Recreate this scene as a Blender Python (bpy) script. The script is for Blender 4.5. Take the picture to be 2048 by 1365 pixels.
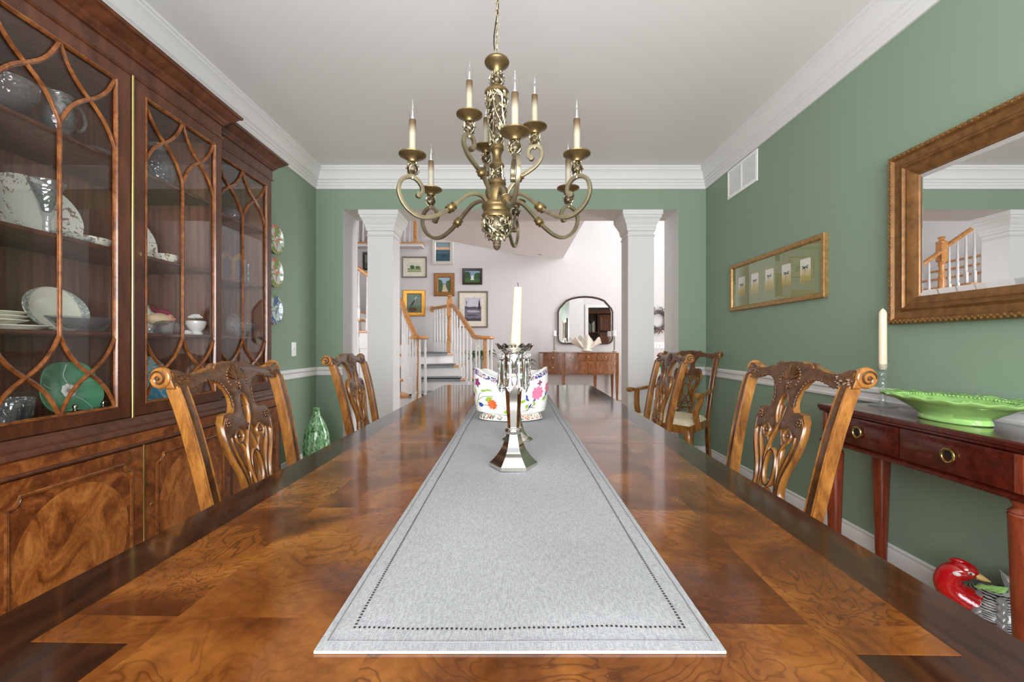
import bpy, bmesh, math, random
from mathutils import Vector, Matrix
random.seed(7)
R = math.radians
for o in list(bpy.data.objects): bpy.data.objects.remove(o)
SC = bpy.context.scene
COL = SC.collection
# ------------------------------------------------------------------ camera
F, VX, VY, CH = 850.0, 1027.0, 689.0, 1.07      # focal length in pixels, vanishing point, lens height
cd = bpy.data.cameras.new('camera'); cam = bpy.data.objects.new('camera', cd); COL.objects.link(cam)
cam.location = (0, 0, CH); cam.rotation_euler = (R(90), 0, 0)
cd.sensor_width = 36; cd.lens = 36 * F / 2048
cd.shift_x = -(VX - 1024) / 2048; cd.shift_y = (VY - 682.5) / 2048
cd.clip_start = .02
SC.camera = cam
def W(px, py, d): return Vector(((px - VX) / F * d, d, CH - (py - VY) / F * d))
# ------------------------------------------------------------------ world and daylight
wd = bpy.data.worlds.new('world'); SC.world = wd; wd.use_nodes = True
bg = wd.node_tree.nodes['Background']; bg.inputs[0].default_value = (.80, .88, 1, 1); bg.inputs[1].default_value = 1.0
def area(name, loc, rot, sx, sy, power, color=(1, 1, 1)):
    l = bpy.data.lights.new(name, 'AREA'); l.shape = 'RECTANGLE'; l.size = sx; l.size_y = sy; l.energy = power; l.color = color
    o = bpy.data.objects.new(name, l); COL.objects.link(o); o.location = loc; o.rotation_euler = rot; return o
# daylight outside the inferred windows (dining room window behind the lens, tall foyer windows), then added fills
area('daylight_dining_window', (0, -1.1, 1.35), (R(116), 0, 0), 2.9, 2.0, 290, (.98, .985, 1))  # tilted upward to add light on the ceiling
area('daylight_foyer_door', (4.5, 6.35, 1.35), (0, R(90), 0), 2.2, 2.4, 150, (.97, .98, 1))
area('daylight_foyer_window', (4.5, 6.35, 4.1), (0, R(90), 0), 2.2, 2.8, 290, (.97, .98, 1))
area('fill_foyer_left', (-2.95, 4.0, 1.6), (R(90), 0, 0), 1.5, 1.5, 70, (.98, .98, 1))  # added fill for the stair fronts, no known source here
area('fill_library', (4.4, 3.0, 1.6), (0, R(90), 0), 1.4, 1.4, 70, (1, .98, .95))  # added fill that brightens the library in the foyer mirror
SC.view_settings.view_transform = 'Standard'; SC.view_settings.look = 'None'
SC.view_settings.gamma = 1; SC.view_settings.use_curve_mapping = False
SC.view_settings.exposure = 0.16
# ------------------------------------------------------------------ helpers
def lin(c):
    c /= 255.0
    return c / 12.92 if c <= .04045 else ((c + .055) / 1.055) ** 2.4
def rgb(r, g, b): return (lin(r), lin(g), lin(b), 1)
class MB:
    def __init__(s): s.v, s.f, s.m = [], [], []
    def add(s, vs, fs, mi=0):
        n = len(s.v); s.v += [tuple(p) for p in vs]; s.f += [tuple(i + n for i in f) for f in fs]; s.m += [mi] * len(fs); return s
    def box(s, x0, x1, y0, y1, z0, z1, mi=0):
        return s.add([(x0, y0, z0), (x1, y0, z0), (x1, y1, z0), (x0, y1, z0), (x0, y0, z1), (x1, y0, z1), (x1, y1, z1), (x0, y1, z1)],
                     [(0, 3, 2, 1), (4, 5, 6, 7), (0, 1, 5, 4), (1, 2, 6, 5), (2, 3, 7, 6), (3, 0, 4, 7)], mi)
    def prism(s, poly, pl, a, b, mi=0):
        n = len(poly)
        def P(p, t): return {'xz': (p[0], t, p[1]), 'xy': (p[0], p[1], t), 'yz': (t, p[0], p[1])}[pl]
        vs = [P(p, a) for p in poly] + [P(p, b) for p in poly]
        return s.add(vs, [tuple(range(n)), tuple(range(2 * n - 1, n - 1, -1))] + [(i, i + n, (i + 1) % n + n, (i + 1) % n) for i in range(n)], mi)
    def lathe(s, prof, n=20, c=(0, 0, 0), axis='z', rf=None, mi=0, caps=True):
        vs, fs = [], []
        for (r, z) in prof:
            for i in range(n):
                a = 2 * math.pi * i / n; q = r * (rf(a, z) if rf else 1)
                p = (q * math.cos(a), q * math.sin(a), z)
                if axis == 'x': p = (p[2], p[0], p[1])
                elif axis == 'y': p = (p[0], p[2], p[1])
                vs.append((p[0] + c[0], p[1] + c[1], p[2] + c[2]))
        for j in range(len(prof) - 1):
            for i in range(n):
                k = (i + 1) % n; fs.append((j * n + i, j * n + k, (j + 1) * n + k, (j + 1) * n + i))
        if caps:
            if prof[0][0] > 1e-5: fs.append(tuple(range(n - 1, -1, -1)))
            if prof[-1][0] > 1e-5: fs.append(tuple((len(prof) - 1) * n + i for i in range(n)))
        return s.add(vs, fs, mi)
    def tube(s, pts, r, n=8, closed=False, sec=None, up=None, mi=0, caps=True):
        pts = [Vector(p) for p in pts]; N = len(pts); vs, fs = [], []
        T = []
        for i in range(N):
            a = pts[i - 1] if (i > 0 or closed) else pts[i]; b = pts[(i + 1) % N] if (i < N - 1 or closed) else pts[i]
            t = (b - a); T.append(t.normalized() if t.length > 1e-9 else Vector((0, 0, 1)))
        u = Vector(up) if up else (Vector((0, 0, 1)) if abs(T[0].z) < .9 else Vector((1, 0, 0)))
        for i in range(N):
            if up: u = Vector(up)
            u = u - T[i] * u.dot(T[i])
            if u.length < 1e-6: u = T[i].orthogonal()
            u.normalize(); w = T[i].cross(u)
            ri = r[i] if isinstance(r, (list, tuple)) else r
            S = sec or [(math.cos(2 * math.pi * k / n), math.sin(2 * math.pi * k / n)) for k in range(n)]
            for (p, q) in S: vs.append(pts[i] + (w * p + u * q) * ri)
        m = len(sec) if sec else n
        for i in range(N if closed else N - 1):
            j = (i + 1) % N
            for k in range(m):
                l = (k + 1) % m; fs.append((i * m + k, i * m + l, j * m + l, j * m + k))
        if caps and not closed: fs += [tuple(range(m - 1, -1, -1)), tuple((N - 1) * m + k for k in range(m))]
        return s.add(vs, fs, mi)
    def ball(s, c, r, n=10, mi=0, sc=(1, 1, 1)):
        h = max(4, n // 2)
        P = [(math.sin(math.pi * j / h), -math.cos(math.pi * j / h)) for j in range(h + 1)]
        k = len(s.v); s.lathe([(max(a, 1e-4) * r, b * r) for a, b in P], n, mi=mi, caps=False)
        for i in range(k, len(s.v)):
            v = s.v[i]; s.v[i] = (v[0] * sc[0] + c[0], v[1] * sc[1] + c[1], v[2] * sc[2] + c[2])
        return s
    def mitre(s, prof, x0, x1, z0, z1, f, mi=0, closed=True):
        # rectangular frame: prof = (inset, height) list swept round the rectangle; f maps (u, v, height) to a point
        vs, fs = [], []; m = len(prof)
        for (cx, cz, sx, sz) in ((x0, z0, 1, 1), (x1, z0, -1, 1), (x1, z1, -1, -1), (x0, z1, 1, -1)):
            for (i, h) in prof: vs.append(f(cx + sx * i, cz + sz * i, h))
        for c in range(4):
            d = (c + 1) % 4
            for k in range(m if closed else m - 1):
                l = (k + 1) % m; fs.append((c * m + k, d * m + k, d * m + l, c * m + l))
        return s.add(vs, fs, mi)
    def grid(s, fn, nu, nv, mi=0, cu=False):
        vs = [fn(i / (nu if cu else nu - 1), j / (nv - 1)) for j in range(nv) for i in range(nu)]
        fs = [(j * nu + i, j * nu + (i + 1) % nu, (j + 1) * nu + (i + 1) % nu, (j + 1) * nu + i) for j in range(nv - 1) for i in range(nu if cu else nu - 1)]
        return s.add(vs, fs, mi)
    def xf(s, M, k=0):
        for i in range(k, len(s.v)): s.v[i] = tuple(M @ Vector(s.v[i]))
        return s
    def map(s, fn, k=0):
        for i in range(k, len(s.v)): s.v[i] = tuple(fn(*s.v[i]))
        return s
    def build(s, name, mat, parent=None, smooth=40, bevel=0, loc=None):
        me = bpy.data.meshes.new(name); me.from_pydata(s.v, [], s.f)
        mats = mat if isinstance(mat, (list, tuple)) else [mat]
        for m_ in mats: me.materials.append(m_)
        if len(mats) > 1: me.polygons.foreach_set('material_index', s.m)
        bm = bmesh.new(); bm.from_mesh(me)
        bmesh.ops.recalc_face_normals(bm, faces=bm.faces)
        if bevel:
            es = [e for e in bm.edges if len(e.link_faces) == 2 and e.calc_face_angle(0) > R(30)]
            bmesh.ops.bevel(bm, geom=es, offset=bevel, segments=2, affect='EDGES', profile=.6, clamp_overlap=True)
        bm.to_mesh(me); bm.free()
        if smooth:
            me.polygons.foreach_set('use_smooth', [True] * len(me.polygons)); me.set_sharp_from_angle(angle=R(smooth))
        o = bpy.data.objects.new(name, me); COL.objects.link(o)
        if parent: o.parent = parent
        if loc: o.location = loc
        return o
def tag(o, label=None, cat=None, group=None, kind=None):
    if label: o['label'] = label
    if cat: o['category'] = cat
    if group: o['group'] = group
    if kind: o['kind'] = kind
    return o
def empty(name, loc, label, cat, rz=0, group=None):
    o = bpy.data.objects.new(name, None); COL.objects.link(o); o.location = loc; o.rotation_euler = (0, 0, rz); o.empty_display_size = .1
    return tag(o, label, cat, group)
def struct(o): o['kind'] = 'structure'; return o
def share(o, name=None, parent=None, M=None):
    c = o.copy(); COL.objects.link(c)
    if name: c.name = name
    c.parent = parent if parent else o.parent
    if M is not None: c.matrix_local = M
    return c
def copy_tree(o, parent=None):
    kids = list(o.children); c = o.copy(); COL.objects.link(c); c.parent = parent
    for k in kids: copy_tree(k, c)
    return c
def cr(P, n=6, closed=False):
    P = [Vector(p) for p in P]; out = []; N = len(P)
    for i in range(N if closed else N - 1):
        a = P[i - 1] if (i > 0 or closed) else P[i] * 2 - P[i + 1]
        b, c = P[i], P[(i + 1) % N]
        d = P[(i + 2) % N] if (i + 2 < N or closed) else c * 2 - b
        for k in range(n):
            t = k / n
            out.append(.5 * ((2 * b) + (c - a) * t + (2 * a - 5 * b + 4 * c - d) * t * t + (3 * b - a - 3 * c + d) * t ** 3))
    if not closed: out.append(P[-1])
    return out
# ------------------------------------------------------------------ materials
class NT:
    def __init__(s, name):
        s.m = bpy.data.materials.new(name); s.m.use_nodes = True; s.t = s.m.node_tree; s.b = s.t.nodes['Principled BSDF']; s.out = s.t.nodes['Material Output']
    def n(s, ty, **k):
        x = s.t.nodes.new(ty)
        for a, v in k.items():
            if a.startswith('i_'):
                key = a[2:]; x.inputs[int(key) if key.isdigit() else key.replace('_', ' ')].default_value = v
            else: setattr(x, a, v)
        return x
    def l(s, a, b): s.t.links.new(a, b)
    def ramp(s, fac, stops):
        r = s.n('ShaderNodeValToRGB'); e = r.color_ramp.elements
        while len(e) < len(stops): e.new(.5)
        for i, (p, c) in enumerate(stops): e[i].position = p; e[i].color = c
        s.l(fac, r.inputs[0]); return r.outputs[0]
    def coord(s, kind='Object', scale=(1, 1, 1), rot=(0, 0, 0)):
        c = s.n('ShaderNodeTexCoord'); mp = s.n('ShaderNodeMapping'); mp.inputs['Scale'].default_value = scale; mp.inputs['Rotation'].default_value = rot
        s.l(c.outputs[kind], mp.inputs[0]); return mp.outputs[0]
    def noise(s, vec, scale, detail=4, rough=.5, dist=0):
        x = s.n('ShaderNodeTexNoise', i_Scale=scale, i_Detail=detail, i_Roughness=rough, i_Distortion=dist); s.l(vec, x.inputs['Vector']); return x
    def bump(s, h, strength=.2, dist=.002):
        b = s.n('ShaderNodeBump', i_Strength=strength, i_Distance=dist); s.l(h, b.inputs['Height']); s.l(b.outputs[0], s.b.inputs['Normal'])
    def set(s, **k):
        for a, v in k.items(): s.b.inputs[a.replace('_', ' ')].default_value = v
        return s
def plain(name, c, rough=.5, metal=0, var=.06, vs=9, bump=0, bs=80, coat=0, spec=.5, **k):
    t = NT(name); t.set(Roughness=rough, Metallic=metal, Coat_Weight=coat, Specular_IOR_Level=spec, **k)
    if var:
        nz = t.noise(t.coord(), vs, 3)
        t.l(t.ramp(nz.outputs[0], [(.3, tuple(x * (1 - var) for x in c[:3]) + (1,)), (.7, tuple(min(1, x * (1 + var)) for x in c[:3]) + (1,))]), t.b.inputs['Base Color'])
    else: t.b.inputs['Base Color'].default_value = c
    if bump: t.bump(t.noise(t.coord(), bs, 2).outputs[0], bump)
    return t.m
def wood(name, dark, mid, light, sc=(1, 1, 1), s=8, dist=1.5, rough=.3, coat=.3, bump=.05, fine=90):
    t = NT(name); t.set(Roughness=rough, Coat_Weight=coat, Coat_Roughness=.12)
    v = t.coord('Object', sc)
    a = t.noise(v, s, 5, .6, dist); b = t.noise(t.coord('Object', tuple(x * 1.0 for x in sc)), fine, 2, .5, .3)
    mx = t.n('ShaderNodeMath', operation='MULTIPLY_ADD'); mx.inputs[1].default_value = .25; t.l(b.outputs[0], mx.inputs[0]); t.l(a.outputs[0], mx.inputs[2])
    t.l(t.ramp(mx.outputs[0], [(.42, dark), (.60, mid), (.80, light)]), t.b.inputs['Base Color'])
    if bump: t.bump(b.outputs[0], bump, .001)
    return t.m
def thin_glass(name, tint=(1, 1, 1, 1), ior=1.5, rough=0.0, body=0.0, bodycol=(1, 1, 1, 1), bumps=0, bscale=60):
    t = NT(name); fr = t.n('ShaderNodeFresnel', i_IOR=ior); ge = t.n('ShaderNodeNewGeometry'); mi = t.n('ShaderNodeMath', operation='MULTIPLY_ADD')
    mi.inputs[1].default_value = 1 / ior - ior; mi.inputs[2].default_value = ior; t.l(ge.outputs['Backfacing'], mi.inputs[0]); t.l(mi.outputs[0], fr.inputs[0])   # the pane's rear face reflects like its front
    tr = t.n('ShaderNodeBsdfTransparent'); tr.inputs[0].default_value = tint
    gl = t.n('ShaderNodeBsdfGlossy', i_Roughness=rough); mx = t.n('ShaderNodeMixShader'); t.l(fr.outputs[0], mx.inputs[0])
    src = tr.outputs[0]
    if body:
        df = t.n('ShaderNodeBsdfDiffuse'); df.inputs[0].default_value = bodycol; m2 = t.n('ShaderNodeMixShader'); m2.inputs[0].default_value = body
        t.l(tr.outputs[0], m2.inputs[1]); t.l(df.outputs[0], m2.inputs[2]); src = m2.outputs[0]
    t.l(src, mx.inputs[1]); t.l(gl.outputs[0], mx.inputs[2]); t.l(mx.outputs[0], t.out.inputs[0])
    if bumps:
        vo = t.n('ShaderNodeTexVoronoi', i_Scale=bscale); t.l(t.coord(), vo.inputs['Vector'])
        b = t.n('ShaderNodeBump', i_Strength=bumps, i_Distance=.004); t.l(vo.outputs[0], b.inputs['Height'])
        t.l(b.outputs[0], fr.inputs['Normal']); t.l(b.outputs[0], gl.inputs['Normal'])
    return t.m
def burl(name):
    # burl veneer laid in book-matched leaves
    t = NT(name); t.set(Roughness=.09, Specular_IOR_Level=.42)
    tc = t.n('ShaderNodeTexCoord'); sp = t.n('ShaderNodeSeparateXYZ'); t.l(tc.outputs['Object'], sp.inputs[0])
    def mth(op, a, b=None):
        x = t.n('ShaderNodeMath', operation=op)
        for i, q in enumerate((a, b)):
            if q is None: continue
            if isinstance(q, (int, float)): x.inputs[i].default_value = q
            else: t.l(q, x.inputs[i])
        return x.outputs[0]
    cx = mth('FLOOR', mth('MULTIPLY', mth('ADD', sp.outputs[0], .118), 4.24)); cy = mth('FLOOR', mth('MULTIPLY', mth('ADD', sp.outputs[1], .02), 3.1))
    cid = t.n('ShaderNodeCombineXYZ'); t.l(cx, cid.inputs[0]); t.l(cy, cid.inputs[1])
    wn = t.n('ShaderNodeTexWhiteNoise', noise_dimensions='3D'); t.l(cid.outputs[0], wn.inputs[0])
    off = t.n('ShaderNodeVectorMath', operation='MULTIPLY_ADD'); t.l(wn.outputs['Color'], off.inputs[0]); off.inputs[1].default_value = (3, 3, 3); t.l(tc.outputs['Object'], off.inputs[2])
    big = t.noise(off.outputs[0], 5.5, 4, .55, .8)
    fld = t.noise(off.outputs[0], 6.5, 3.5, .52, 1.1); fine = t.noise(off.outputs[0], 70, 3, .6, .6)
    rings = mth('ABSOLUTE', mth('SINE', mth('MULTIPLY', fld.outputs[0], 50.0)))                  # contour-like growth figure
    line = t.ramp(rings, [(.0, (1, 1, 1, 1)), (.62, (0, 0, 0, 1))])
    mask = t.ramp(t.noise(off.outputs[0], 3.2, 2, .5).outputs[0], [(.40, (.12, .12, .12, 1)), (.62, (.75, .75, .75, 1))])
    dark = mth('MULTIPLY', line, mask)
    tone = mth('ADD', mth('ADD', mth('MULTIPLY', big.outputs[0], .80), mth('MULTIPLY', fine.outputs[0], .14)), mth('MULTIPLY', wn.outputs[0], .06))
    base = t.ramp(tone, [(.36, rgb(70, 34, 13)), (.48, rgb(100, 55, 21)), (.58, rgb(124, 74, 30)), (.74, rgb(150, 96, 42))])
    mx = t.n('ShaderNodeMix', data_type='RGBA'); t.l(dark, mx.inputs[0]); t.l(base, mx.inputs[6]); mx.inputs[7].default_value = rgb(62, 30, 12)
    t.l(mx.outputs[2], t.b.inputs['Base Color'])
    return t.m
def wall_paint(name, c):
    t = NT(name); t.set(Roughness=.6, Specular_IOR_Level=.35); t.b.inputs['Base Color'].default_value = c
    t.bump(t.noise(t.coord(), 220, 2).outputs[0], .04, .001); return t.m
M = {}
M['green'] = wall_paint('sage_green_paint', rgb(128, 148, 127))
M['white'] = wall_paint('white_trim_paint', rgb(214, 213, 211))
M['ceil'] = wall_paint('ceiling_paint', rgb(226, 224, 223))
M['grey'] = wall_paint('pale_grey_paint', rgb(206, 203, 202))
M['teal'] = wall_paint('teal_paint', rgb(70, 120, 120))
M['floor'] = wood('oak_floor', rgb(120, 78, 40), rgb(160, 110, 62), rgb(184, 134, 82), (6, .6, 1), 4, .6, .3, .2)
M['burl'] = burl('burl_veneer')
M['band'] = wood('mahogany_banding', rgb(30, 14, 6), rgb(48, 24, 11), rgb(64, 35, 17), (5, .8, 3), 6, 1.2, .09, 0, 0)
M['cab'] = wood('cabinet_mahogany', rgb(54, 26, 14), rgb(74, 39, 21), rgb(94, 53, 30), (3, 3, .7), 5, 1.0, .34, .2, .03)
M['cabin'] = wood('cabinet_back_mahogany', rgb(84, 54, 38), rgb(112, 76, 55), rgb(128, 90, 66), (9, 9, .35), 5, .6, .5, 0, .03)
M['flame'] = wood('flame_mahogany', rgb(98, 50, 20), rgb(146, 86, 38), rgb(184, 120, 60), (1.6, 1.6, 1), 5, 2.2, .3, .3, .02)
M['flame2'] = wood('crossbanded_flame_mahogany', rgb(74, 35, 15), rgb(112, 60, 27), rgb(150, 90, 43), (1, 1, 1), 9, 2.5, .3, .3, .02)
M['munt'] = wood('glazing_bar_mahogany', rgb(76, 38, 15), rgb(110, 62, 28), rgb(140, 88, 46), (1, 1, 1), 20, .5, .25, .3, .02)
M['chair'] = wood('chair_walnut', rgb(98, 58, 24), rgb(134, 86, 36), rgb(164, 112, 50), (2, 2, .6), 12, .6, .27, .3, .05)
M['shade_glaze'] = wood('chair_shade_glazed_walnut', rgb(60, 35, 18), rgb(78, 47, 23), rgb(96, 60, 30), (1, 1, 1), 20, .6, .27, .35, .05)  # chair walnut darkened: some glaze, some shade put into the colour
M['console'] = wood('console_mahogany', rgb(52, 16, 9), rgb(68, 21, 12), rgb(84, 29, 17), (1.2, 4, 4), 6, .8, .16, .4, .02)
M['conleg'] = wood('console_leg_mahogany', rgb(94, 38, 21), rgb(114, 48, 28), rgb(132, 62, 38), (3, 3, .5), 8, .6, .2, .4, .02)
M['oak'] = wood('honey_oak', rgb(158, 100, 48), rgb(190, 130, 70), rgb(210, 152, 92), (3, 3, 3), 9, .8, .35, .2, .03)
M['brass'] = plain('brass', rgb(190, 170, 110), .28, 1, .08)
M['silver'] = plain('silver_plate', rgb(214, 210, 202), .1, 1, .05)
M['bronze'] = plain('antique_gold_bronze', rgb(120, 101, 66), .38, .75, .3, 30, .1)
M['bronze2'] = plain('antique_champagne_arm', rgb(140, 130, 104), .32, .8, .22, 24, .06)
M['leaf'] = plain('gilded_silver_leaf', rgb(206, 196, 164), .26, .85, .2, 60, .1)
M['core'] = plain('dark_openwork_core', rgb(78, 68, 50), .3, .6, .3, 40)
M['sleeve'] = None
M['bulb'] = thin_glass('clear_bulb_glass', (1, 1, 1, 1), 1.5)
M['fil'] = plain('bulb_stem', rgb(235, 235, 235), .3, 0, 0)
M['wire'] = plain('black_wire', rgb(25, 24, 24), .5, 0, 0)
M['pane'] = thin_glass('window_pane_glass', (1, 1, 1, 1), 1.5)
M['crystal'] = thin_glass('cut_crystal', (.93, .94, .95, 1), 1.75, .03, .05, (.85, .87, .9, 1), 1.0, 75)
M['glass'] = thin_glass('clear_table_glass', (.9, .93, .92, 1), 1.8, .03, .05, (.85, .88, .88, 1), .7, 60)
M['mirror'] = plain('mirror_silvering', (.92, .93, .93, 1), .0, 1, 0)
t = NT('cut_crystal_prism'); t.set(Roughness=0, IOR=1.52, Transmission_Weight=1); t.b.inputs['Base Color'].default_value = (.97, .98, .98, 1); M['prism'] = t.m
M['wax'] = plain('ivory_wax', rgb(196, 185, 152), .45, 0, .03, 12, 0, coat=.1, Subsurface_Weight=.15)
M['cream'] = plain('cream_upholstery', rgb(222, 208, 176), .85, 0, .05, 40, .15, 400)
M['porc'] = plain('white_porcelain', rgb(214, 213, 209), .12, 0, .02, 8, coat=.4)
M['ivory'] = plain('ivory_china', rgb(226, 226, 208), .16, 0, .02, 8, coat=.3)
M['goldf'] = plain('antique_gold_frame', rgb(122, 84, 46), .36, .45, .28, 30, .25, 120)
M['goldd'] = plain('gold_frame_beading', rgb(150, 116, 68), .36, .6, .3, 60, .5, 160)
M['plastic'] = plain('white_plastic', rgb(236, 236, 234), .35, 0, 0)
M['ltgreen'] = plain('apple_green_glaze', rgb(156, 204, 118), .14, 0, .12, 14, .15, 50, coat=.4)
M['red'] = plain('scarlet_glaze', rgb(170, 16, 22), .14, 0, .2, 60, .3, 160, coat=.5)
M['terra'] = plain('terracotta', rgb(160, 84, 54), .8)
M['leafg'] = plain('glossy_leaf_green', rgb(38, 84, 34), .35, 0, .3, 20)
M['black'] = plain('matt_black', rgb(20, 18, 18), .5, 0, 0)
M['carpet'] = plain('grey_stair_carpet', rgb(128, 130, 132), .95, 0, .15, 60, .4, 300)
def flat(c, rough=.6): 
    k = 'paint_%d_%d_%d' % c
    if k not in M: M[k] = plain(k, rgb(*c), rough, 0, .10, 30)
    return M[k]
t = NT('candle_sleeve'); t.set(Roughness=.5)
g = t.n('ShaderNodeSeparateXYZ'); t.l(t.n('ShaderNodeTexCoord').outputs['Generated'], g.inputs[0])
t.l(t.ramp(g.outputs[2], [(0, rgb(110, 94, 64)), (.12, rgb(160, 154, 134)), (.6, rgb(160, 154, 134)), (.86, rgb(96, 76, 48)), (1, rgb(74, 56, 32))]), t.b.inputs['Base Color']); M['sleeve'] = t.m
def rim_china(name, base, spots, r0, r1, thr=.56, sc=42, band=None, spots2=None):
    # china with a transfer-printed border between radius r0 and r1 (object space)
    t = NT(name); t.set(Roughness=.14, Coat_Weight=.4)
    tc = t.n('ShaderNodeTexCoord'); sp = t.n('ShaderNodeSeparateXYZ'); t.l(tc.outputs['Object'], sp.inputs[0])
    cb = t.n('ShaderNodeCombineXYZ'); t.l(sp.outputs[0], cb.inputs[0]); t.l(sp.outputs[1], cb.inputs[1])
    ln = t.n('ShaderNodeVectorMath', operation='LENGTH'); t.l(cb.outputs[0], ln.inputs[0])
    w = r1 - r0
    mr = t.ramp(ln.outputs['Value'], [(0, (0, 0, 0, 1)), (max(0, r0), (0, 0, 0, 1)), (r0 + w * .15, (1, 1, 1, 1)), (r1, (1, 1, 1, 1))])
    nz = t.noise(tc.outputs['Object'], sc, 4, .6, .8)
    th = t.ramp(nz.outputs[0], [(thr - .02, (0, 0, 0, 1)), (thr + .03, (1, 1, 1, 1))])
    ml = t.n('ShaderNodeMath', operation='MULTIPLY'); t.l(mr, ml.inputs[0]); t.l(th, ml.inputs[1])
    mx = t.n('ShaderNodeMix', data_type='RGBA'); t.l(ml.outputs[0], mx.inputs[0]); mx.inputs[6].default_value = base; mx.inputs[7].default_value = spots
    if spots2:
        n2 = t.ramp(t.noise(tc.outputs['Object'], sc * .6, 2).outputs[0], [(.48, spots), (.52, spots2)]); t.l(n2, mx.inputs[7])
    t.l(mx.outputs[2], t.b.inputs['Base Color']); return t.m
M['floral'] = rim_china('brown_sprig_china', rgb(228, 230, 218), rgb(132, 104, 66), .07, .2, .56, 46)
M['floralall'] = rim_china('brown_sprig_cup', rgb(228, 228, 214), rgb(140, 112, 66), -.1, .01, .55, 60)
M['greyrim'] = rim_china('grey_lace_rim_china', rgb(224, 226, 208), rgb(150, 158, 152), .088, .12, .42, 90)
M['parrot'] = rim_china('painted_bird_plate', rgb(186, 196, 184), rgb(196, 90, 60), -.1, .001, .49, 22, spots2=rgb(110, 140, 60))
M['parrot2'] = rim_china('painted_bluebird_plate', rgb(182, 196, 192), rgb(96, 140, 90), -.1, .001, .50, 22, spots2=rgb(60, 84, 140))
M['blueplate'] = rim_china('turquoise_scene_plate', rgb(64, 140, 164), rgb(170, 200, 204), -.1, .001, .55, 14)
M['band1'] = rim_china('cobalt_scroll_border', rgb(40, 56, 120), rgb(212, 190, 180), -.1, .001, .5, 130)
M['band2'] = rim_china('patterned_foot_border', rgb(226, 222, 214), rgb(176, 104, 76), -.1, .001, .5, 120, spots2=rgb(60, 84, 60))
# ------------------------------------------------------------------ dining room shell
XL, XR, YB, YF, ZC = -1.882, 1.834, 4.05, -.62, 2.74     # left wall, right wall, far wall, wall behind the lens, ceiling
YO = 4.43                                                # back of the thick wall between dining room and foyer
OX0, OX1, OZ = -1.625, 1.572, 2.356                      # cased opening
FX0, FX1, FY, FZ = -4.0, 4.0, 8.2, 5.6                   # foyer
struct(MB().box(FX0 - .12, FX1 + .12, YF - .12, FY + .12, -.06, 0).build('floor', M['floor'], smooth=0))
struct(MB().box(XL - .1, XR + .1, YF - .1, YB, ZC, ZC + .12).build('ceiling', M['ceil'], smooth=0))
struct(MB().box(XL - .12, XL, YF - .12, YB, 0, ZC).build('wall_left', M['green'], smooth=0))
struct(MB().box(XR, XR + .12, YF - .12, YB, 0, ZC).build('wall_right', M['green'], smooth=0))
# far wall: green face towards the dining room, white reveal, grey foyer side
wb = MB().box(XL - .12, OX0, YB, YO, 0, ZC).box(OX1, XR + .12, YB, YO, 0, ZC).box(OX0, OX1, YB, YO, OZ, ZC)
wb.m = []
for f in wb.f:
    c = sum((Vector(wb.v[i]) for i in f), Vector()) / len(f)
    wb.m.append(0 if abs(c.y - YB) < .001 else 1)
struct(wb.build('wall_back', [M['green'], M['white']], smooth=0))
# wall behind the lens with a wide window
wx0, wx1, wz0, wz1 = -1.35, 1.35, .72, 2.42
struct(MB().box(XL - .12, wx0, YF - .12, YF, 0, ZC).box(wx1, XR + .12, YF - .12, YF, 0, ZC).box(wx0, wx1, YF - .12, YF, 0, wz0).box(wx0, wx1, YF - .12, YF, wz1, ZC).build('wall_front', M['green'], smooth=0))
def window_y(name, x0, x1, z0, z1, y, nx, nz):
    w = MB().mitre([(-.07, -.015), (-.07, .02), (.04, .02), (.04, -.015)], x0, x1, z0, z1, lambda u, v, h: (u, y + h, v))
    o = struct(w.build(name, M['white'], bevel=.003))
    for i in range(1, nx): MB().box(x0 + (x1 - x0) * i / nx - .012, x0 + (x1 - x0) * i / nx + .012, y - .03, y - .008, z0 + .04, z1 - .04).build('glazing_bar', M['white'], o)
    for i in range(1, nz): MB().box(x0 + .04, x1 - .04, y - .031, y - .007, z0 + (z1 - z0) * i / nz - .012, z0 + (z1 - z0) * i / nz + .012).build('glazing_bar', M['white'], o)
    MB().box(x0 + .03, x1 - .03, y - .0215, y - .0185, z0 + .03, z1 - .03).build('window_pane', M['pane'], o, smooth=0)
    return o
window_y('window_1', wx0, wx1, wz0, wz1, YF, 3, 2)
# crown, chair rail, baseboard
def ring(name, prof, mat=M['white'], y1=YB, skip=()):
    m = MB().mitre(prof, XL, XR, YF, y1, lambda u, v, h: (u, v, h))
    return struct(m.build(name, mat, smooth=30))
ring('trim_1', [(0, 2.547), (.012, 2.547), (.014, 2.575), (.02, 2.582), (.022, 2.60), (.030, 2.606), (.032, 2.622), (.044, 2.632), (.05, 2.66), (.064, 2.69), (.085, 2.706), (.085, 2.722), (.092, 2.724), (.092, 2.74), (0, 2.74)])
def rail_x(name, prof, x, s, y0, y1):     # moulding along a side wall
    return struct(MB().prism([(x + s * a, b) for a, b in prof], 'xz', y0, y1).build(name, M['white'], smooth=30))
def rail_y(name, prof, x0, x1, y=YB, s=-1):
    return struct(MB().prism([(y + s * a, b) for a, b in prof], 'yz', x0, x1).build(name, M['white'], smooth=30))
CRP = [(0, .776), (.012, .776), (.016, .79), (.012, .796), (.014, .82), (.026, .828), (.028, .845), (.02, .855), (0, .855)]
BBP = [(0, 0), (.018, 0), (.018, .07), (.012, .082), (.014, .094), (.006, .1), (0, .1)]
rail_x('trim_2', CRP, XL, 1, YF, YB); rail_x('trim_3', CRP, XR, -1, YF, YB)
rail_y('trim_4', CRP, XL, OX0); rail_y('trim_5', CRP, OX1, XR)
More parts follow.
